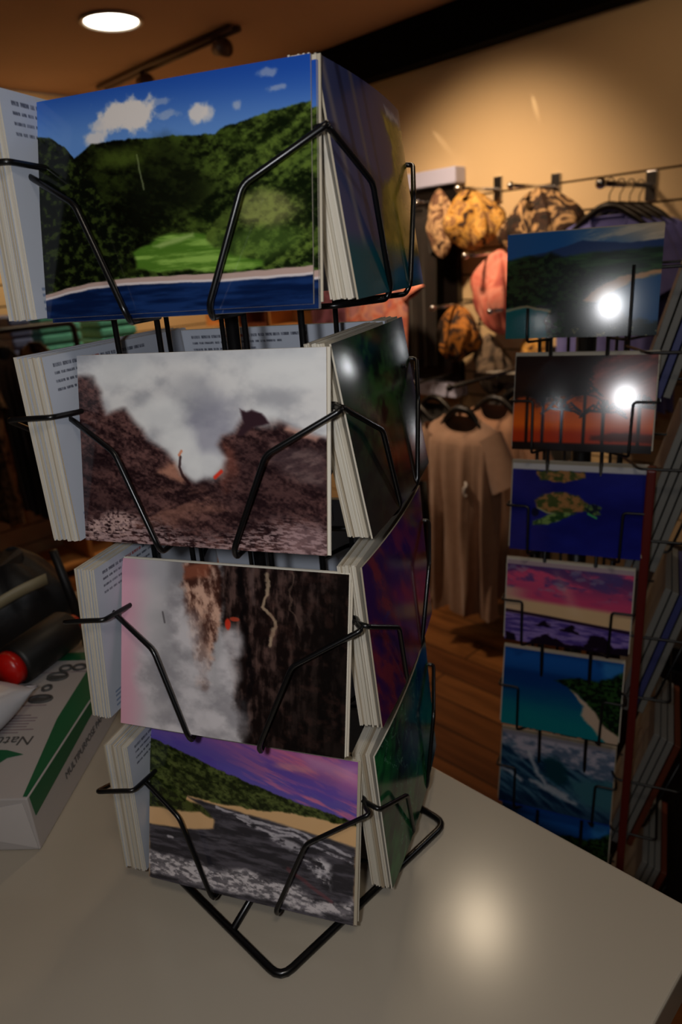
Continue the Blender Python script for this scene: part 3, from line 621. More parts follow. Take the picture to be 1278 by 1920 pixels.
# right-hand pockets
ra = ('isl', 'forest', 'purple', 'leaves')
RLb = ('curved dark blue and ochre island postcard on the right side, top tier', 'dark green forest postcard on the right side, second tier', 'purple and maroon postcard on the right side, third tier', 'dark green leafy postcard on the right side, bottom tier')
for i in range(4):
    dd, t = RIGHT[i]; tag(put_card(card_mesh('postcard', ARTS[ra[i]], None, curl=.003, curl_v=-.001), 1, TZ[i], dd, t, .030, -.004), RLb[i], 'postcard')
    for j in range(1, 13):
        me = ME_STOCK
        tag(put_card(me, 1, TZ[i], dd, t - .0015 * j * (1 if i == 0 else .3), .030 + rs.uniform(-.0008, .0008), .0010 * j + .0004, rs.uniform(-.0004, .0006)), 'white edged postcard, %s in from the outer face of the right side pocket, %s' % (ORD[j - 1], TN[i]), 'postcard', 'postcards stacked in the %s right side pocket' % GN[i])
# left-hand pockets: thick packs seen from their edges and white backs
for i in range(4):
    dd, t = LEFT[i]; n = (18, 18, 14, 17)[i]
    for j in range(n):
        last = j == n - 1
        o = put_card(ME_BACKCARD[i % 2] if last else ME_STOCK, 3, TZ[i], dd, t, rs.uniform(-.0007, .0007), .00108 * j, rs.uniform(-.0004, .0006))
        if last: tag(o, 'white back of the innermost postcard in the left pocket, %s' % TN[i], 'postcard')
        else: tag(o, 'cream edged postcard, %s from the outer face of the thick left pack, %s' % (ORD[j], TN[i]), 'postcard', 'postcards packed in the %s left pocket' % GN[i])
# back pockets
for i in range(4):
    dd, t = BACK[i]
    for j in range(4):
        last = j == 3; o = put_card(ME_BACKCARD[i % 2] if last else ME_STOCK, 2, TZ[i], dd, t, 0, .0013 * j)
        if last: tag(o, 'postcard with its printed white back towards us in the rear pocket, %s' % TN[i], 'postcard')
        else: tag(o, 'postcard behind the rear pocket white back, %s from outside, %s' % (ORD[j], TN[i]), 'postcard', 'postcards in the %s rear pocket' % GN[i])

# ------------------------------------------------------------------ floor-standing rack on the right
O2 = Vector((.267, .764, 0)); Y2 = -.4417
n2 = Vector((math.sin(Y2), -math.cos(Y2), 0)); RC2 = O2 - n2 * .10
rack2 = empty('postcard_spinner', Vector((RC2.x, RC2.y, FLOOR_Z)), Y2, 'tall black floor standing postcard spinner right of the counter', 'postcard rack')
zf = -FLOOR_Z
T2 = [(.3262, .085, .0012), (.2002, .2, .007), (.0729, .19, .0045), (-.0551, .17, -.0007), (-.1856, .25, -.0047), (-.3189, .27, -.0074), (-.447, .27, -.007), (-.575, .27, -.007)]
MB().tube([(0, 0, .02), (0, 0, zf + .42)], .012, 16).build('centre_pole', M_WIRE2, rack2)
mb = MB(); mb.tube([(0, 0, 0), (0, 0, .02)], .17, 32); mb.build('base', M_WIRE2, rack2)
for x, y in ((-.03, -.08), (.03, -.08), (-.03, .08), (.03, .08), (-.05, -.03), (-.05, .03), (.046, -.03), (.046, .03)):
    MB().tube([(x, y, .10), (x, y, zf + .41)], .0022, 8).build('upright', M_WIRE2, rack2)
for z in (.1, .5, .775, zf + .205, zf + .41):
    mb = MB(); mb.tube([(-.03, -.08, z), (.03, -.08, z), (.046, -.03, z), (.046, .03, z), (.03, .08, z), (-.03, .08, z), (-.05, .03, z), (-.05, -.03, z)], .002, 8, closed=True)
    mb.tube([(-.05, 0, z), (.046, 0, z)], .002, 8); mb.tube([(0, -.08, z), (0, .08, z)], .002, 8); mb.build('ring', M_WIRE2, rack2)
MB().box((.0835, -.086, zf * .5 + .115), (.010, .022, zf + .13)).build('corner_strip', mat('dark_red_strip', (96, 26, 22), .4), rack2, bevel=.002)['label'] = 'dark red upright strip'
for ti, (zb, t, sx) in enumerate(T2):
    for sg in (-1, 1):
        dd = .10; oa = lambda z: dd - z * math.tan(t); z0 = zf + zb
        pts = [(sg * .03, -.08, z0 + .05), (sx + sg * .078, -(oa(.06) - .012), z0 + .055), (sx + sg * .079, -(oa(.055) + .006), z0 + .055), (sx + sg * .053, -(oa(.055) + .006), z0 + .055), (sx + sg * .052, -(dd + .004), z0 + .002), (sx + sg * .052, -(dd + .003), z0 - .004), (sg * .03, -.08, z0 - .004)]
        if ti == 0: pts = [(sg * .052, -(oa(.02 + .0) + .005), z0 + (.07 if sg > 0 else .032))] + [(sg * .052, -(dd + .006), z0 + .002), (sg * .052, -(dd + .003), z0 - .004), (sg * .03, -.08, z0 - .004)]
        MB().tube(pts, .0016, 8, fillet=.004).build('pocket_arm', M_WIRE2, rack2)
A2 = [art_beach_top(), art_palms(), art_turtles(), art_pink_sky(), art_bay(), art_wave(), art_bay()]
L2 = ('glossy postcard of a curved beach below dark hills, topmost on the floor spinner', 'orange sunset postcard with black palm trees on the floor spinner', 'dark blue postcard with a swimming sea turtle on the floor spinner', 'pink and violet sunset shore postcard on the floor spinner', 'turquoise bay postcard with a wooded shore on the floor spinner', 'breaking wave postcard on the floor spinner', 'blue postcard under the wave picture, half hidden by the counter edge')
def yawed(o, a):
    o.matrix_world = o.matrix_world @ Matrix.Rotation(a, 4, 'Z'); return o
put2 = lambda me, k, zb, dd, t, x, yd, dz=0, name='postcard': put_card(me, k, zb, dd, t, x, yd, dz, 0, RC2, Y2, name)
for i, (zb, t, sx) in enumerate(T2[:7]):
    Wc, Hc = ((.1535, .108), (.149, .106), (.149, .106), (.149, .107), (.149, .107), (.149, .107), (.149, .107))[i]
    tag(yawed(put2(card_mesh('postcard', A2[i], None, Wc, Hc, curl=(.0004, .0003, .0008, .0004, .0004, .0004, 0)[i]), 0, zb, .10, t, sx, -.003 if i < 2 else 0), (.038, .012, 0, 0, 0, 0, 0)[i]), L2[i], 'postcard')
    for j in range(1, 5): tag(put2(ME_STOCK, 0, zb, .10, t, sx - .0002, .0011 * j + .0016, .002), 'postcard %s behind the picture in row %s of the floor spinner' % (ORD[j - 1], ('one', 'two', 'three', 'four', 'five', 'six', 'seven')[i]), 'postcard', 'postcards behind spinner row %s' % ('one', 'two', 'three', 'four', 'five', 'six', 'seven')[i])
# right side of the spinner: leaning grey-white booklets held by wire bars
M_BOOK = mat('grey_white_booklet', (122, 122, 118), .6); M_BOOKB = mat('blue_booklet', (60, 66, 120), .5); M_BROWN = mat('rust_cover', (96, 44, 26), .5)
def booklet(k, x, out, zb, t, W, H, T, m, label, grp=None):
    mb = MB(); mb.box((0, 0, H / 2), (W, T, H)); o = mb.build('booklet', m, bevel=.0008)
    o.matrix_world = rackM(k, RC2, Y2) @ Matrix.Translation((x, -out, zb)) @ Matrix.Rotation(-t, 4, 'X')
    return tag(o, label, 'booklet', grp)
BT = [(.14, .30), (.015, .30), (-.135, .28), (-.30, .22), (-.47, .2), (-.30 - .33, .2)]
for i, (zb, H) in enumerate([(.272, .16), (.06, .19), (-.15, .19), (-.365, .20), (-.58, .20)]):
    nm = ('top', 'second', 'third', 'fourth', 'lowest')[i]
    for j in range(4):
        booklet(1, .018 + (.012 if i == 2 else 0), .064 + .0095 * j, zb - .02, -.26, .145, H - .004 * j, .0075, (M_BOOK, M_BOOK, M_BOOKB if i in (0, 2) else M_BOOK, M_BROWN if i > 2 else M_BOOK)[j], '%s booklet, %s from outside in the %s side basket of the spinner' % (('grey white', 'grey white', 'blue' if i in (0, 2) else 'grey white', 'rust coloured' if i > 2 else 'grey white')[j], ORD[j], nm), 'booklets in the %s side basket' % nm)
    z0 = zf + zb
    for zz, oo in ((z0 + .035, .125), (z0 + .12, .148)):
        MB().tube([(.046, -.03, zz), (.07, -.092, zz), (oo, -.092, zz), (oo, .07, zz), (.07, .072, zz), (.046, .03, zz)], .0017, 8, fillet=.006).build('basket_wire', M_WIRE2, rack2)
    MB().tube([(.046, -.03, z0 - .003), (.110, -.03, z0 - .003), (.148, -.03, z0 + .12)], .0017, 8, fillet=.006).build('basket_wire', M_WIRE2, rack2)
    MB().tube([(.046, .03, z0 - .003), (.110, .03, z0 - .003), (.148, .03, z0 + .12)], .0017, 8, fillet=.006).build('basket_wire', M_WIRE2, rack2)

# ------------------------------------------------------------------ clothes
def cloth_mat(name, c1, c2, scale=30, bump=.3): return mat(name, c1, .85, noise=(scale, .2, c2), bump=bump, sheen=.2)
def camo(name, cols, scale=16):
    m = bpy.data.materials.new(name); m.use_nodes = True; nt = m.node_tree; p = nt.nodes['Principled BSDF']
    tc = nt.nodes.new('ShaderNodeTexCoord'); n = nt.nodes.new('ShaderNodeTexNoise'); n.inputs['Scale'].default_value = scale; n.inputs['Detail'].default_value = 2; n.inputs['Distortion'].default_value = .8
    nt.links.new(tc.outputs['Object'], n.inputs['Vector']); cr = nt.nodes.new('ShaderNodeValToRGB'); cr.color_ramp.interpolation = 'LINEAR'
    el = cr.color_ramp.elements; k = len(cols)
    for i in range(k - 2): el.new(.5)
    for i, c in enumerate(cols): el[i].position = .34 + .32 * i / (k - 1); el[i].color = (*lin(c), 1)
    nt.links.new(n.outputs['Fac'], cr.inputs[0]); nt.links.new(cr.outputs[0], p.inputs['Base Color']); p.inputs['Roughness'].default_value = .8
    return m
def shirt_mesh(name, m, w=.15, L_=.7, sleeve=.17, seed=1, neck=.055, amp=.012, dep=1.0):
    """t-shirt hanging: z 0 at shoulder line, hanging to -L_; faces -y"""
    r = random.Random(seed); ph = [r.uniform(0, 6) for _ in range(6)]; mb = MB(); N = 72; P = []
    prof = [(0.0, neck * 1.05, .012), (-.012, w * .62, .026), (-.03, w * .86, .036), (-.06, w * .97, .045), (-.12, w, .05), (-.2, w * .98, .052), (-.3, w * .95, .052), (-.42, w * .93, .052), (-.54, w * .93, .054), (-L_ + .02, w * .95, .056), (-L_, w * .96, .056)]
    zs = np.concatenate([np.linspace(0, -.1, 10), np.linspace(-.13, -L_, 26)])
    px = [-p[0] for p in prof]
    for z in zs:
        hw = np.interp(-z, px, [p[1] for p in prof]); hd = dep * np.interp(-z, px, [p[2] for p in prof]); row = []
        A = amp * min(1, (-z) / .35)
        for j in range(N):
            a = 2 * math.pi * j / N; x = hw * math.copysign(abs(math.cos(a)) ** .8, math.cos(a)); y = hd * math.sin(a)
            f = A * (math.sin(x * 95 + ph[0] + z * 3) + .6 * math.sin(x * 170 + ph[1] - z * 5) + .5 * math.sin(x * 50 + ph[2])); fr_ = max(0, -math.sin(a)) ** .7
            zz = z - .05 * fr_ * max(0, 1 + z / .1) * min(1, neck / .055) + (0.01 * math.sin(x * 60 + ph[3]) if z == zs[-1] else 0)
            row.append((x, y + f, zz))
        P.append(row)
    mb.grid(P, True); mb.tube([Vector(p_) for p_ in P[0]], .0035, 6, closed=True)
    for sg in (-1, 1):
        Q = []
        for i in range(10):
            t = i / 9; cx_ = sg * (w * .72 + (w * .35 + .02) * t); cz = -.055 - sleeve * .95 * t; row = []
            ry_ = (.034 + .008 * t) * min(1, dep * 1.1); rx_ = .05 + .008 * t
            for j in range(20):
                a = 2 * math.pi * j / 20; f = .003 * math.sin(a * 4 + ph[4] + t * 3) * t
                row.append((cx_ + math.cos(a) * (rx_ + f) * .85, (ry_ + f) * math.sin(a), cz + math.cos(a) * rx_ * .5 * sg))
            Q.append(row)
        mb.grid(Q, True)
    return mb.mesh(name, m)
M_HANG = mat('black_plastic_hanger', (10, 9, 10), .4)
def hanger_mesh(name, w=.18):
    mb = MB()
    mb.tube([(-w, 0, -.065), (-w * .6, 0, -.02), (-.03, 0, .012), (0, 0, .018), (.03, 0, .012), (w * .6, 0, -.02), (w, 0, -.065)], [.007, .011, .013, .014, .013, .011, .007], 10, fillet=.02)
    mb.tube([(0, 0, .018), (0, 0, .05), (.008, 0, .062), (.016, 0, .075), (.010, 0, .092), (-.004, 0, .094), (-.012, 0, .084)], .0018, 8, fillet=.006)
    return mb.mesh(name, M_HANG)
def dressed(name_l, loc, m, label, group=None, hlabel=None, w=.15, L_=.7, seed=1, hw=.13, rz=YW, neck=.055, **kw):
    o = link('t_shirt', shirt_mesh('t_shirt', m, w, L_, seed=seed, neck=neck, **kw), None, loc, (0, 0, rz)); tag(o, label, 't-shirt', group)
    h = link('clothes_hanger', hanger_mesh('clothes_hanger', hw), None, Vector(loc) + Vector((0, 0, .012)), (0, 0, rz)); tag(h, hlabel or 'black hanger holding the ' + label.split(' on ')[0], 'hanger', (group + ' hangers') if group else None)
    return o, h
M_KHAKI = cloth_mat('taupe_cotton', (168, 134, 110), (158, 124, 100)); M_KHAKI2 = cloth_mat('brown_cotton', (150, 112, 86), (140, 102, 76))
M_DARK = cloth_mat('black_cotton', (20, 17, 18), (14, 12, 13)); M_VIOLET = cloth_mat('blue_violet_cotton', (112, 116, 190), (98, 100, 176)); M_WHITEP = mat('white_print', (225, 220, 214), .7)
sh, hg = dressed('', room(-1.36, 1.88, -.09), M_KHAKI, 'taupe t-shirt with a small white seahorse mark on the chest', w=.150, L_=.70, seed=3, hw=.10, neck=.07, amp=.017, hlabel='black plastic hanger in the collar of the seahorse t-shirt')
MB().tube([(.055, -.058, -.2), (.061, -.060, -.212), (.052, -.060, -.226), (.050, -.060, -.24), (.058, -.060, -.252), (.062, -.060, -.244)], [.003, .006, .006, .005, .003, .001], 8, fillet=.004).build('seahorse_mark', M_WHITEP, sh)
dressed('', room(-1.36, 2.08, -.09), M_KHAKI2, 'brown t-shirt hanging just behind the seahorse t-shirt', w=.155, L_=.72, seed=5, hw=.12, hlabel='black hanger of the brown t-shirt behind the seahorse t-shirt')
dressed('', room(-1.36, 2.24, -.09), M_DARK, 'black t-shirt at the wall end of the lower shirt arm', w=.155, L_=.72, seed=6, hw=.12, hlabel='black hanger nearest the wall on the lower shirt arm')
for i in range(3):
    dressed('', room(-1.80, 2.02 + .14 * i, -.16), M_DARK, 'black t-shirt, %s from the front, in the dark row left of the seahorse t-shirt' % ORD[i], 'black t-shirts left of the seahorse t-shirt', 'black hanger, %s from the front, in the dark row left of the seahorse t-shirt' % ORD[i], w=.15, L_=.66, seed=8 + i, hw=.12, dep=.45, amp=.006)
for i in range(4):
    o, h = dressed('', room(-1.04, 2.2 + .07 * i, .495), M_VIOLET, 'blue violet t-shirt, %s from the front, on the upper arm behind the spinner' % ORD[i], 'blue violet t-shirts behind the spinner', 'black hanger, %s from the front, on the upper chrome arm' % ORD[i], w=.17, L_=.62, seed=20 + i, hw=.14, amp=.003, dep=.35)
    if i == 0:
        o['label'] = 'blue violet t-shirt with a faint pale print, foremost on the upper arm'; del o['group']
        mb = MB()
        for q_ in range(9): mb.box((-.085 + q_ * .02, -.022, -.30), (.013, .003, .018 + .004 * (q_ % 2)))
        mb.build('chest_print', mat('pale_print', (150, 120, 150), .8), o)
# wall arms (chrome, ball ends)
def wall_arm(s, z, b_out, label, m=M_CHROME, r=.006, ball=.012, grp=None, drop=0):
    t = empty('wall_hook', room(s, WALL_B, z), YW, label, 'display arm', grp)
    MB().tube([(0, -.012, 0), (0, -(WALL_B - b_out), drop)], r, 10).build('arm', m, t)
    MB().box((0, -.006, 0), (.035, .010, .09)).build('wall_plate', m, t, bevel=.002)
    MB().sphere((0, -(WALL_B - b_out), drop), ball).build('ball_tip', m, t)
    return t
M_BLKMETAL = mat('black_metal', (22, 20, 20), .4)
wall_arm(-1.04, .585, 2.14, 'chrome arm carrying the blue violet t-shirts on the slatted wall', r=.008, ball=.016)
wall_arm(-1.36, .018, 1.82, 'dark arm carrying the seahorse t-shirt', M_BLKMETAL)
wall_arm(-1.80, -.055, 1.9, 'dark arm carrying the black t-shirts', M_BLKMETAL)
wall_arm(-1.38, .620, 2.2, 'chrome hook with a ball tip carrying the brown and white scarf')
wall_arm(-1.62, .640, 2.24, 'chrome hook carrying the gold patterned scarf')
wall_arm(-1.55, .413, 2.18, 'chrome hook with a bright ball tip carrying the pink scarf')
wall_arm(-1.70, .235, 2.18, 'chrome hook carrying the brown and gold scarf lowest on the wall')
wall_arm(-1.46, .22, 2.2, 'dark hook with a ball tip beside the lower part of the pink scarf')
# gathered scarves hanging from the hooks
def scarf(s, b, ztop, hw, hh, m, label, seed=1, folds=9, hd=None):
    r = random.Random(seed); p1_, p2_, p3_ = (r.uniform(0, 6) for _ in range(3)); P = []; N = 64
    for i in range(30):
        t = i / 29; z = -2 * hh * t
        rad = max(0, math.sin(math.pi * min(1, t ** 1.1))) ** .6 * .97 + .04
        row = []
        for j in range(N):
            a = 2 * math.pi * j / N; fz = .10 * math.sin(folds * a + p1_ + 2.5 * t) + .07 * math.sin((folds * 2 + 1) * a + p2_ - 3 * t) + .13 * math.sin(3 * a + p3_ + 6 * t) + .08 * math.sin(2 * a - 9 * t + p2_)
            k = rad * (1 + fz); row.append((math.cos(a) * hw * k + .12 * hw * math.sin(4 * t + p2_), math.sin(a) * (hd or hw * .6) * k, z + .06 * hh * math.sin(5 * a + p3_) * rad))
        P.append(row)
    mb = MB(); mb.grid(P, True); me = mb.mesh('scarf', m)
    o = link('scarf', me, None, room(s, b, ztop), (0, 0, YW)); return tag(o, label, 'scarf')
C_GOLD = camo('gold_pattern_cloth', [(50, 30, 20), (176, 124, 46), (214, 168, 84), (120, 80, 56), (214, 170, 96)], 22)
C_BRWH = camo('brown_white_cloth', [(20, 12, 10), (60, 36, 24), (40, 24, 18), (206, 168, 120), (60, 36, 20)], 18)
C_PINK = camo('pink_cloth', [(176, 84, 78), (214, 120, 104), (226, 150, 134), (206, 110, 100)], 10)
C_BRGD = camo('brown_gold_cloth', [(26, 16, 12), (64, 40, 24), (186, 120, 44), (50, 30, 20)], 18)
C_CREAM = camo('cream_brown_cloth', [(50, 28, 22), (214, 178, 136), (80, 46, 36), (190, 150, 116)], 18)
C_GREY = camo('grey_dark_cloth', [(24, 20, 18), (84, 72, 62), (120, 104, 88), (40, 34, 28)], 12)
scarf(-1.63, 2.33, .640, .11, .105, C_GOLD, 'gold and brown patterned scarf bunched on the upper left hook', 1)
scarf(-1.345, 2.33, .612, .128, .125, C_BRWH, 'dark brown and cream blotched scarf on the hook above the spinner', 2)
scarf(-1.505, 2.33, .425, .10, .150, C_PINK, 'coral pink scarf bunched below the gold scarf', 3, 6)
scarf(-1.70, 2.33, .235, .085, .11, C_BRGD, 'brown and gold scarf hanging lowest in the scarf display', 4)
scarf(-1.79, 2.36, .66, .055, .125, C_CREAM, 'cream and brown scarf at the left edge of the scarf display', 5)
scarf(-1.575, 2.38, .12, .07, .12, C_GREY, 'grey brown scarf below the coral pink scarf', 6)
scarf(-1.40, 2.39, .12, .06, .08, C_GOLD, 'olive gold scarf end just left of the palm sunset postcard', 7)

# dark panel in a pale frame on the wall, left of the scarves
M_LILAC = mat('pale_lilac_metal', (190, 196, 232), .35); M_PANEL = mat('dark_panel', (16, 12, 12), .35)
fr = empty('framed_panel', room(-2.06, WALL_B, 0), YW, 'large dark panel in a pale lilac grey frame on the slatted wall', 'wall panel')
MB().box((0, -.02, .29), (.54, .03, .78)).build('panel', M_PANEL, fr)
MB().box((0, -.035, .71), (.58, .07, .06)).build('top_rail', M_LILAC, fr, bevel=.006)
MB().box((0, -.045, -.125), (.58, .09, .06)).build('bottom_rail', M_LILAC, fr, bevel=.006)
for x in (-.26, -.0): MB().box((x, -.03, .29), (.05, .06, .78)).build('side_rail', M_LILAC, fr, bevel=.004)
C_DRESS = cloth_mat('black_brown_cloth', (26, 17, 16), (14, 10, 10))
o = link('t_shirt', shirt_mesh('t_shirt', C_DRESS, .085, .62, seed=31, neck=.035, sleeve=.1, dep=.6, amp=.006), None, room(-1.92, 2.38, .60), (0, 0, YW)); tag(o, 'long black brown top hanging in front of the framed panel', 'top')
C_PEACH = camo('peach_pink_cloth', [(176, 120, 124), (214, 150, 130), (196, 104, 84), (150, 116, 136)], 14)
for i, (s_, z_) in enumerate(((-1.985, .40), (-2.40, .38))):
    b_ = (2.17, 2.36)[i]; o = link('t_shirt', shirt_mesh('t_shirt', C_PEACH if i == 0 else camo('mauve_cloth', [(90, 44, 60), (140, 84, 110), (60, 30, 40)], 12), .17, .56, seed=33 + i, dep=.55, amp=.008, sleeve=.06), None, room(s_, b_, z_), (0, 0, YW))
    tag(o, ('peach and pink patterned top seen just right of the top tier gap', 'mauve patterned top further back than the peach one')[i], 'top')
    wall_arm(s_, z_ + .02, 2.24, ('chrome arm carrying the peach patterned top', 'chrome arm carrying the mauve patterned top')[i])
wall_arm(-1.92, .625, 2.38, 'chrome arm carrying the long black brown top')
# grey shelf with bracket under the scarves
M_SHELF = mat('grey_shelf', (150, 148, 144), .35)
shf = empty('wall_shelf', room(-1.42, WALL_B, -.02), YW, 'short grey shelf with a bright front edge below the scarves', 'shelf')
MB().box((0, -.14, 0), (.26, .26, .008)).build('board', M_SHELF, shf, bevel=.002)
MB().box((0, -.272, .002), (.26, .006, .03)).build('front_edge', M_CHROME, shf, bevel=.001)
for x in (-.115, .115): MB().prism([(-.005, -.012), (-.005, -.12), (-.23, -.012)], -.003, .003, M=Matrix.Translation((x, 0, 0)) @ Matrix(((0, 0, 1, 0), (1, 0, 0, 0), (0, 1, 0, 0), (0, 0, 0, 1)))).build('bracket', M_SHELF, shf)

# ------------------------------------------------------------------ back of the shop (left)
M_TEAL = cloth_mat('teal_cloth', (84, 176, 164), (60, 150, 140)); M_BLUECL = cloth_mat('slate_blue_cloth', (84, 104, 150), (70, 90, 140))
M_WOOD = mat('light_wood', (206, 150, 92), .5, noise=(6, .3, (184, 126, 70))); M_DKWOOD = mat('red_brown_wood', (90, 42, 22), .5)
def wframe(x, y): return None
# open wooden shelf unit against the back wall, folded clothes on it
su = empty('shelf_unit', room(WALL_S + .02, 1.35, FLOOR_Z), YW, 'light wood shelf unit against the back wall of the shop', 'shelf unit')
for y in (-.5, 0, .5): MB().box((.17, y, .53), (.32, .02, 1.06)).build('side_panel', M_WOOD, su)
for z in (.05, .45, .8, 1.05): MB().box((.17, 0, z), (.32, .98, .02)).build('shelf_board', M_WOOD, su)
for i, (y, m, lab) in enumerate(((.08, M_TEAL, 'teal folded cloth on the wooden shelf left of the rack'), (-.10, M_BLUECL, 'slate blue folded cloth beside the teal one'), (.37, M_TEAL, 'teal folded cloth nearest the shelf end'))):
    mb = MB()
    for k in range(4): mb.box((0, 0, .024 + .048 * k), (.26, (.2 if m is M_TEAL else .1) - .006 * (k % 2), .046))
    o = mb.build('folded_cloth', m, bevel=.014, loc=room(WALL_S + .2, 1.35 + y, FLOOR_Z + 1.062), rot=(0, 0, YW)); tag(o, lab, 'folded clothes')
C_ORYE = camo('yellow_orange_cloth', [(176, 40, 20), (230, 150, 30), (240, 200, 60)], 10)
def dark_rack(s, b, z, n, mats, labs, grp, w=.15, L_=.62, step=.1):
    for i in range(n):
        o = link('t_shirt', shirt_mesh('t_shirt', mats[i % len(mats)], w, L_, seed=50 + i), None, room(s, b + step * i, z), (0, 0, YW + math.pi / 2))
        tag(o, labs, 't-shirt', grp)
cr_ = empty('clothes_rail', room(-2.85, .9, FLOOR_Z), YW, 'black floor standing clothes rail at the left behind the counter', 'clothes rail')
MB().tube([(0, -.6, 0), (0, -.6, 1.22), (0, .40, 1.22), (0, .40, 0)], .012, 10, fillet=.03).build('rail', M_BLKMETAL, cr_)
for y in (-.6, .40): MB().tube([(-.22, y, .012), (.22, y, .012)], .012, 10).build('foot', M_BLKMETAL, cr_)
C_BRN = camo('brown_olive_cloth', [(30, 20, 14), (96, 70, 40), (140, 104, 70), (44, 30, 20)], 12)
for i in range(7):
    m = (C_BRN, M_DARK, C_BRN, C_DRESS)[i % 4]
    o = link('t_shirt', shirt_mesh('t_shirt', m, .16, .66, seed=60 + i, dep=.5, amp=.008), None, room(-2.85, .38 + .125 * i, FLOOR_Z + 1.16), (0, 0, YW + 0.0)); tag(o, ('brown olive blotched', 'black', 'brown olive blotched', 'dark brown')[i % 4] + ' top, %s from the front, on the far clothes rail' % ORD[i], 'top', 'tops on the far clothes rail')
scarf(WALL_S + .3, 1.10, .215, .07, .045, C_ORYE, 'yellow and orange bundle above the far clothes rail at the left edge', 9)
# dark display posts seen between the tiers
for i, (s_, z_, m, lab) in enumerate(((-3.0, .34, M_DKWOOD, 'red brown wooden box on the right wall seen between the tiers'), (-2.74, .34, M_WOOD, 'light wood box on the right wall seen between the tiers'), (-3.3, .34, M_WOOD, 'light wood box furthest back on the right wall'))):
    t = empty('display_box', room(s_, WALL_B - .09, z_ - .2), YW, lab, 'display box')
    MB().box((0, .08, .12), (.24, .01, .24)).build('back_panel', m, t)
    for x in (-.115, .115): MB().box((x, 0, .12), (.01, .16, .24)).build('side_panel', m, t)
    for z in (.005, .235): MB().box((0, 0, z), (.22, .16, .01)).build('shelf_board', m, t)

cb_ = empty('cabinet', room(-.13, 1.32, FLOOR_Z), YW, 'low black cabinet added to darken the area behind the floor spinner', 'cabinet')  # made-up cabinet standing in for the dark area behind the spinner
M_BLK = mat('black_laminate', (12, 11, 12), .5)
MB().box((0, 0, .36), (.8, .4, .66)).build('body', M_BLK, cb_, bevel=.004); MB().box((0, 0, .705), (.84, .44, .03)).build('top', M_BLK, cb_, bevel=.004)
MB().box((0, 0, .015), (.76, .36, .03)).build('plinth', M_BLK, cb_)
for x in (-.2, .2):
    dr = MB().box((x, -.207, .36), (.385, .014, .62)).build('door', M_BLK, cb_, bevel=.002); MB().tube([(x - math.copysign(.16, x), -.222, .4), (x - math.copysign(.16, x), -.222, .52)], .005, 8).build('handle', M_CHROME, dr)

# ------------------------------------------------------------------ things on the counter at the left
M_REAM = mat('white_wrapper', (176, 170, 168), .4); M_GREEN = mat('green_band', (18, 92, 56), .45); M_INK = mat('grey_ink', (70, 70, 70), .6); M_PINKINK = mat('faint_ink', (140, 120, 124), .6)
RW, RL, RH = .279, .216, .050
ream = empty('paper_ream', (-.256, .437, 0), math.radians(-4), 'white wrapped ream of copy paper with green bands lying on the counter', 'paper ream')
# local: x to the left is negative, y along its length away from the camera
mb = MB(); mb.box((-RW / 2, RL / 2, RH / 2 + .0005), (RW, RL, RH)); mb.build('wrapper', M_REAM, ream, bevel=.0012)
M_FLAP = mat('white_flap', (196, 190, 188), .4)
for q_ in ([(-.004, -.0008, RH - .003), (-.001, -.0008, .003), (-.10, -.0003, .027)], [(-RW + .004, -.0008, RH - .003), (-RW + .001, -.0008, .003), (-RW + .10, -.0003, .027)]):
    mb = MB(); mb.add(q_ + [(x_, y_ + .0006, z_) for x_, y_, z_ in q_], [(0, 1, 2), (5, 4, 3), (0, 3, 4, 1), (1, 4, 5, 2), (2, 5, 3, 0)]); mb.build('end_flap', M_FLAP, ream)
zt_ = RH + .0009
def sheet(pts, name, m, z=zt_, th=.0003): mb = MB(); mb.prism(pts, z, z + th); return mb.build(name, m, ream)
sheet([(-.004, .002), (-.0008, .002), (-.0008, .196), (-.024, .196), (-.020, .10)], 'green_band', M_GREEN)
mb = MB(); mb.prism([(0.0, RH - .0005), (.209, RH - .0005), (.209, RH - .004), (.12, RH - .012), (.002, RH - .020)], 0, .0003, M=Matrix(((0, 0, 1, .0002), (1, 0, 0, .003), (0, 1, 0, 0), (0, 0, 0, 1)))); mb.build('green_band', M_GREEN, ream)
sheet([(-RW + .01, .200), (-.002, .200), (-.002, .215), (-RW + .01, .215)], 'green_band', M_GREEN)
# leaf shape, small marks and wording
sheet([(-.028, .052), (-.045, .058), (-.08, .061), (-.12, .058), (-.12, .032), (-.105, .040), (-.10, .028), (-.088, .040), (-.082, .030), (-.072, .042), (-.064, .032), (-.056, .044), (-.046, .038), (-.040, .048)], 'leaf_mark', M_GREEN)
mb = MB()
def torus_mark(cx_, cy_, r, w_=.0016, sx=1.0): mb.tube([(cx_ + sx * r * math.cos(a_), cy_ + r * math.sin(a_), zt_) for a_ in np.linspace(0, 2 * math.pi, 18, endpoint=False)], w_, 4, closed=True)
for cx_, cy_, r, sx in ((-.034, .186, .008, 1.3), (-.048, .185, .008, 1.2), (-.050, .170, .011, 1.5), (-.072, .150, .008, 1.6), (-.052, .150, .007, 1), (-.088, .132, .007, 1.4), (-.050, .132, .009, 2.0), (-.075, .114, .008, 1.1)): torus_mark(cx_, cy_, r * .6, .0016, sx)
mb.box((-.050, .132, zt_), (.02, .005, .0006)); mb.box((-.050, .169, zt_), (.02, .006, .0006)); mb.box((-.088, .132, zt_), (.010, .005, .0006)); mb.build('round_marks', M_INK, ream)
mb = MB()
for i in range(7): mb.box((-.070 + .004 * (i % 2), .107 - .0042 * i, zt_), (.045 + .008 * (i % 3), .0009, .0004))
mb.box((-.07, .122, zt_), (.06, .0010, .0004)); mb.box((-.06, .178, zt_), (.08, .0008, .0004)); mb.build('small_print', M_PINKINK, ream)
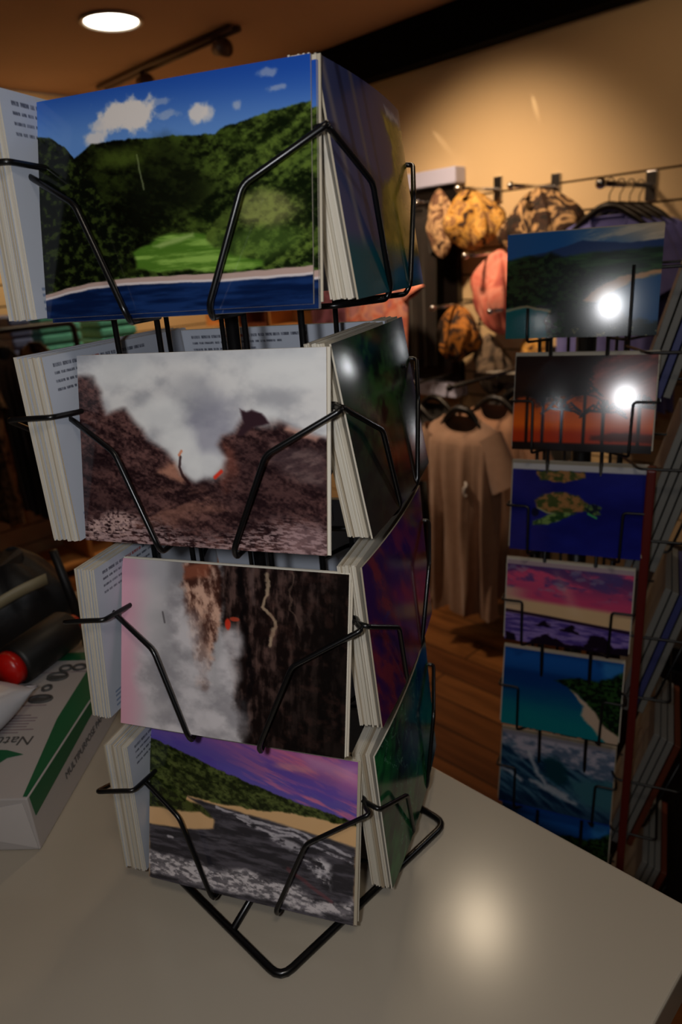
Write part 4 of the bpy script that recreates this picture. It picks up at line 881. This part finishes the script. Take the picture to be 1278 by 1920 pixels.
def text(s, parent, loc, rot, size, m, name='lettering', align='CENTER'):
    c = bpy.data.curves.new(name, 'FONT'); c.body = s; c.size = size; c.extrude = .0001; c.align_x = align; c.align_y = 'CENTER'; c.materials.append(m)
    tmp = bpy.data.objects.new(name, c); COL.objects.link(tmp); bpy.context.view_layer.update()
    me = bpy.data.meshes.new_from_object(tmp); bpy.data.objects.remove(tmp); o = link(name, me, parent, loc, rot)
    if not me.materials: me.materials.append(m)
    return o
text('Natural Choice', ream, (-.082, .071, zt_), (0, 0, math.pi), .017, M_INK)
text('MULTIPURPOSE PAPER', ream, (.0004, .105, .022), (math.pi / 2, 0, math.pi / 2), .0095, M_INK)
# packet with a gold label, partly over the ream
pk = empty('tape_packet', (-.352, .505, RH + .001), math.radians(-16), 'clear white packet with a gold label lying on the paper ream', 'packet')
P = []
for i in range(16):
    t = i / 15; row = []
    for j in range(24):
        a_ = 2 * math.pi * j / 24; h_ = .020 * math.sin(math.pi * t) ** .5
        row.append((math.copysign(abs(math.cos(a_)) ** .6, math.cos(a_)) * .045, -.07 + .14 * t, .021 + math.sin(a_) * h_ + .0015 * math.sin(3 * a_ + 9 * t)))
    P.append(row)
mb = MB(); mb.grid(P, True); mb.build('pouch', mat('white_film', (196, 198, 206), .25), pk)
MB().box((.038, -.020, .034), (.012, .045, .006), M=Matrix.Rotation(.3, 4, 'Y')).build('gold_label', mat('gold_label', (130, 92, 30), .4), pk, bevel=.001)
MB().box((.0, .04, .040), (.02, .012, .006)).build('blue_mark', mat('blue_label', (40, 50, 110), .4), pk)
# hand tape dispenser: black roll, red frame and knobs
td = empty('tape_dispenser', (-.312, .632, RH + .001), 0, 'red tape dispenser with a thick black roller on the paper ream', 'tape dispenser')
M_RED = mat('red_plastic', (190, 20, 12), .3)
a_, b_ = Vector((-.016, -.036, .023)), Vector((.012, .036, .023)); dv = (b_ - a_).normalized()
MB().tube([a_, a_ + dv * .004, b_ - dv * .004, b_], [.019, .0215, .0215, .019], 28).build('roller', mat('black_rubber', (16, 17, 17), .5), td)
MB().tube([b_, b_ + dv * .012], [.012, .010], 16).build('end_knob', M_RED, td)
MB().tube([a_ - dv * .012, a_], [.016, .018], 20).build('end_knob', M_RED, td)
mb = MB(); mb.prism([(-.065, -.095), (-.028, -.088), (-.022, -.058), (-.034, -.045), (-.075, -.055)], .004, .052); mb.build('frame', M_RED, td, bevel=.003)
MB().box((-.04, -.066, .0525), (.016, .006, .001), M=None).build('white_label', M_WHITEP, td)
# black bag with pale ribbons behind it, standing on the counter
bg = empty('black_bag', (-.425, .79, 0), 0, 'small black bag tied with pale ribbons behind the tape dispenser', 'bag')
P = []
for i in range(18):
    t = i / 17; row = []; rad = .075 * (math.sin(math.pi * min(.97, .12 + .8 * t)) ** .5)
    for j in range(40):
        a_ = 2 * math.pi * j / 40; row.append((math.cos(a_) * rad * (1.05 + .11 * math.sin(5 * a_ + 4 * t) + .05 * math.sin(11 * a_ - 5 * t)), math.sin(a_) * rad * (.9 + .08 * math.sin(7 * a_)), .11 * t + .004 * math.sin(6 * a_)))
    P.append(row)
mb = MB(); mb.grid(P, True); mb.add([P[0][j] for j in range(40)], [tuple(range(40))]); mb.add([P[-1][j] for j in range(40)], [tuple(range(40))]); mb.build('pouch', mat('black_cloth_bag', (10, 10, 12), .55, noise=(40, .2, (18, 18, 20)), bump=.6), bg)
M_RIB = mat('pale_ribbon', (150, 140, 110), .5); rr_ = random.Random(9)
def ribbon(pts, wd, m=M_RIB):
    mb = MB(); R_ = round_path([Vector(p) for p in pts], .02); P = [[p + Vector((0, 0, wd / 2)), p - Vector((0, 0, wd / 2))] for p in R_]
    mb.grid(P); o = mb.build('ribbon', m, bg); s_ = o.modifiers.new('thickness', 'SOLIDIFY'); s_.thickness = .0008; return o
ribbon([(.085, -.055, .104), (.06, -.075, .10), (.03, -.092, .088), (.02, -.096, .066), (.025, -.094, .05)], .013)
ribbon([(.012, -.095, .098), (.004, -.098, .08), (.006, -.098, .055)], .006); ribbon([(-.03, -.09, .06), (-.01, -.1, .055), (.0, -.1, .045)], .01); ribbon([(-.06, -.09, .07), (-.04, -.095, .05), (-.03, -.095, .03)], .008)
MB().tube([(.10, -.02, 0.0), (.098, -.03, .06), (.09, -.035, .13)], [.006, .006, .005], 10).build('strap', mat('black_strap', (12, 11, 12), .5), bg)
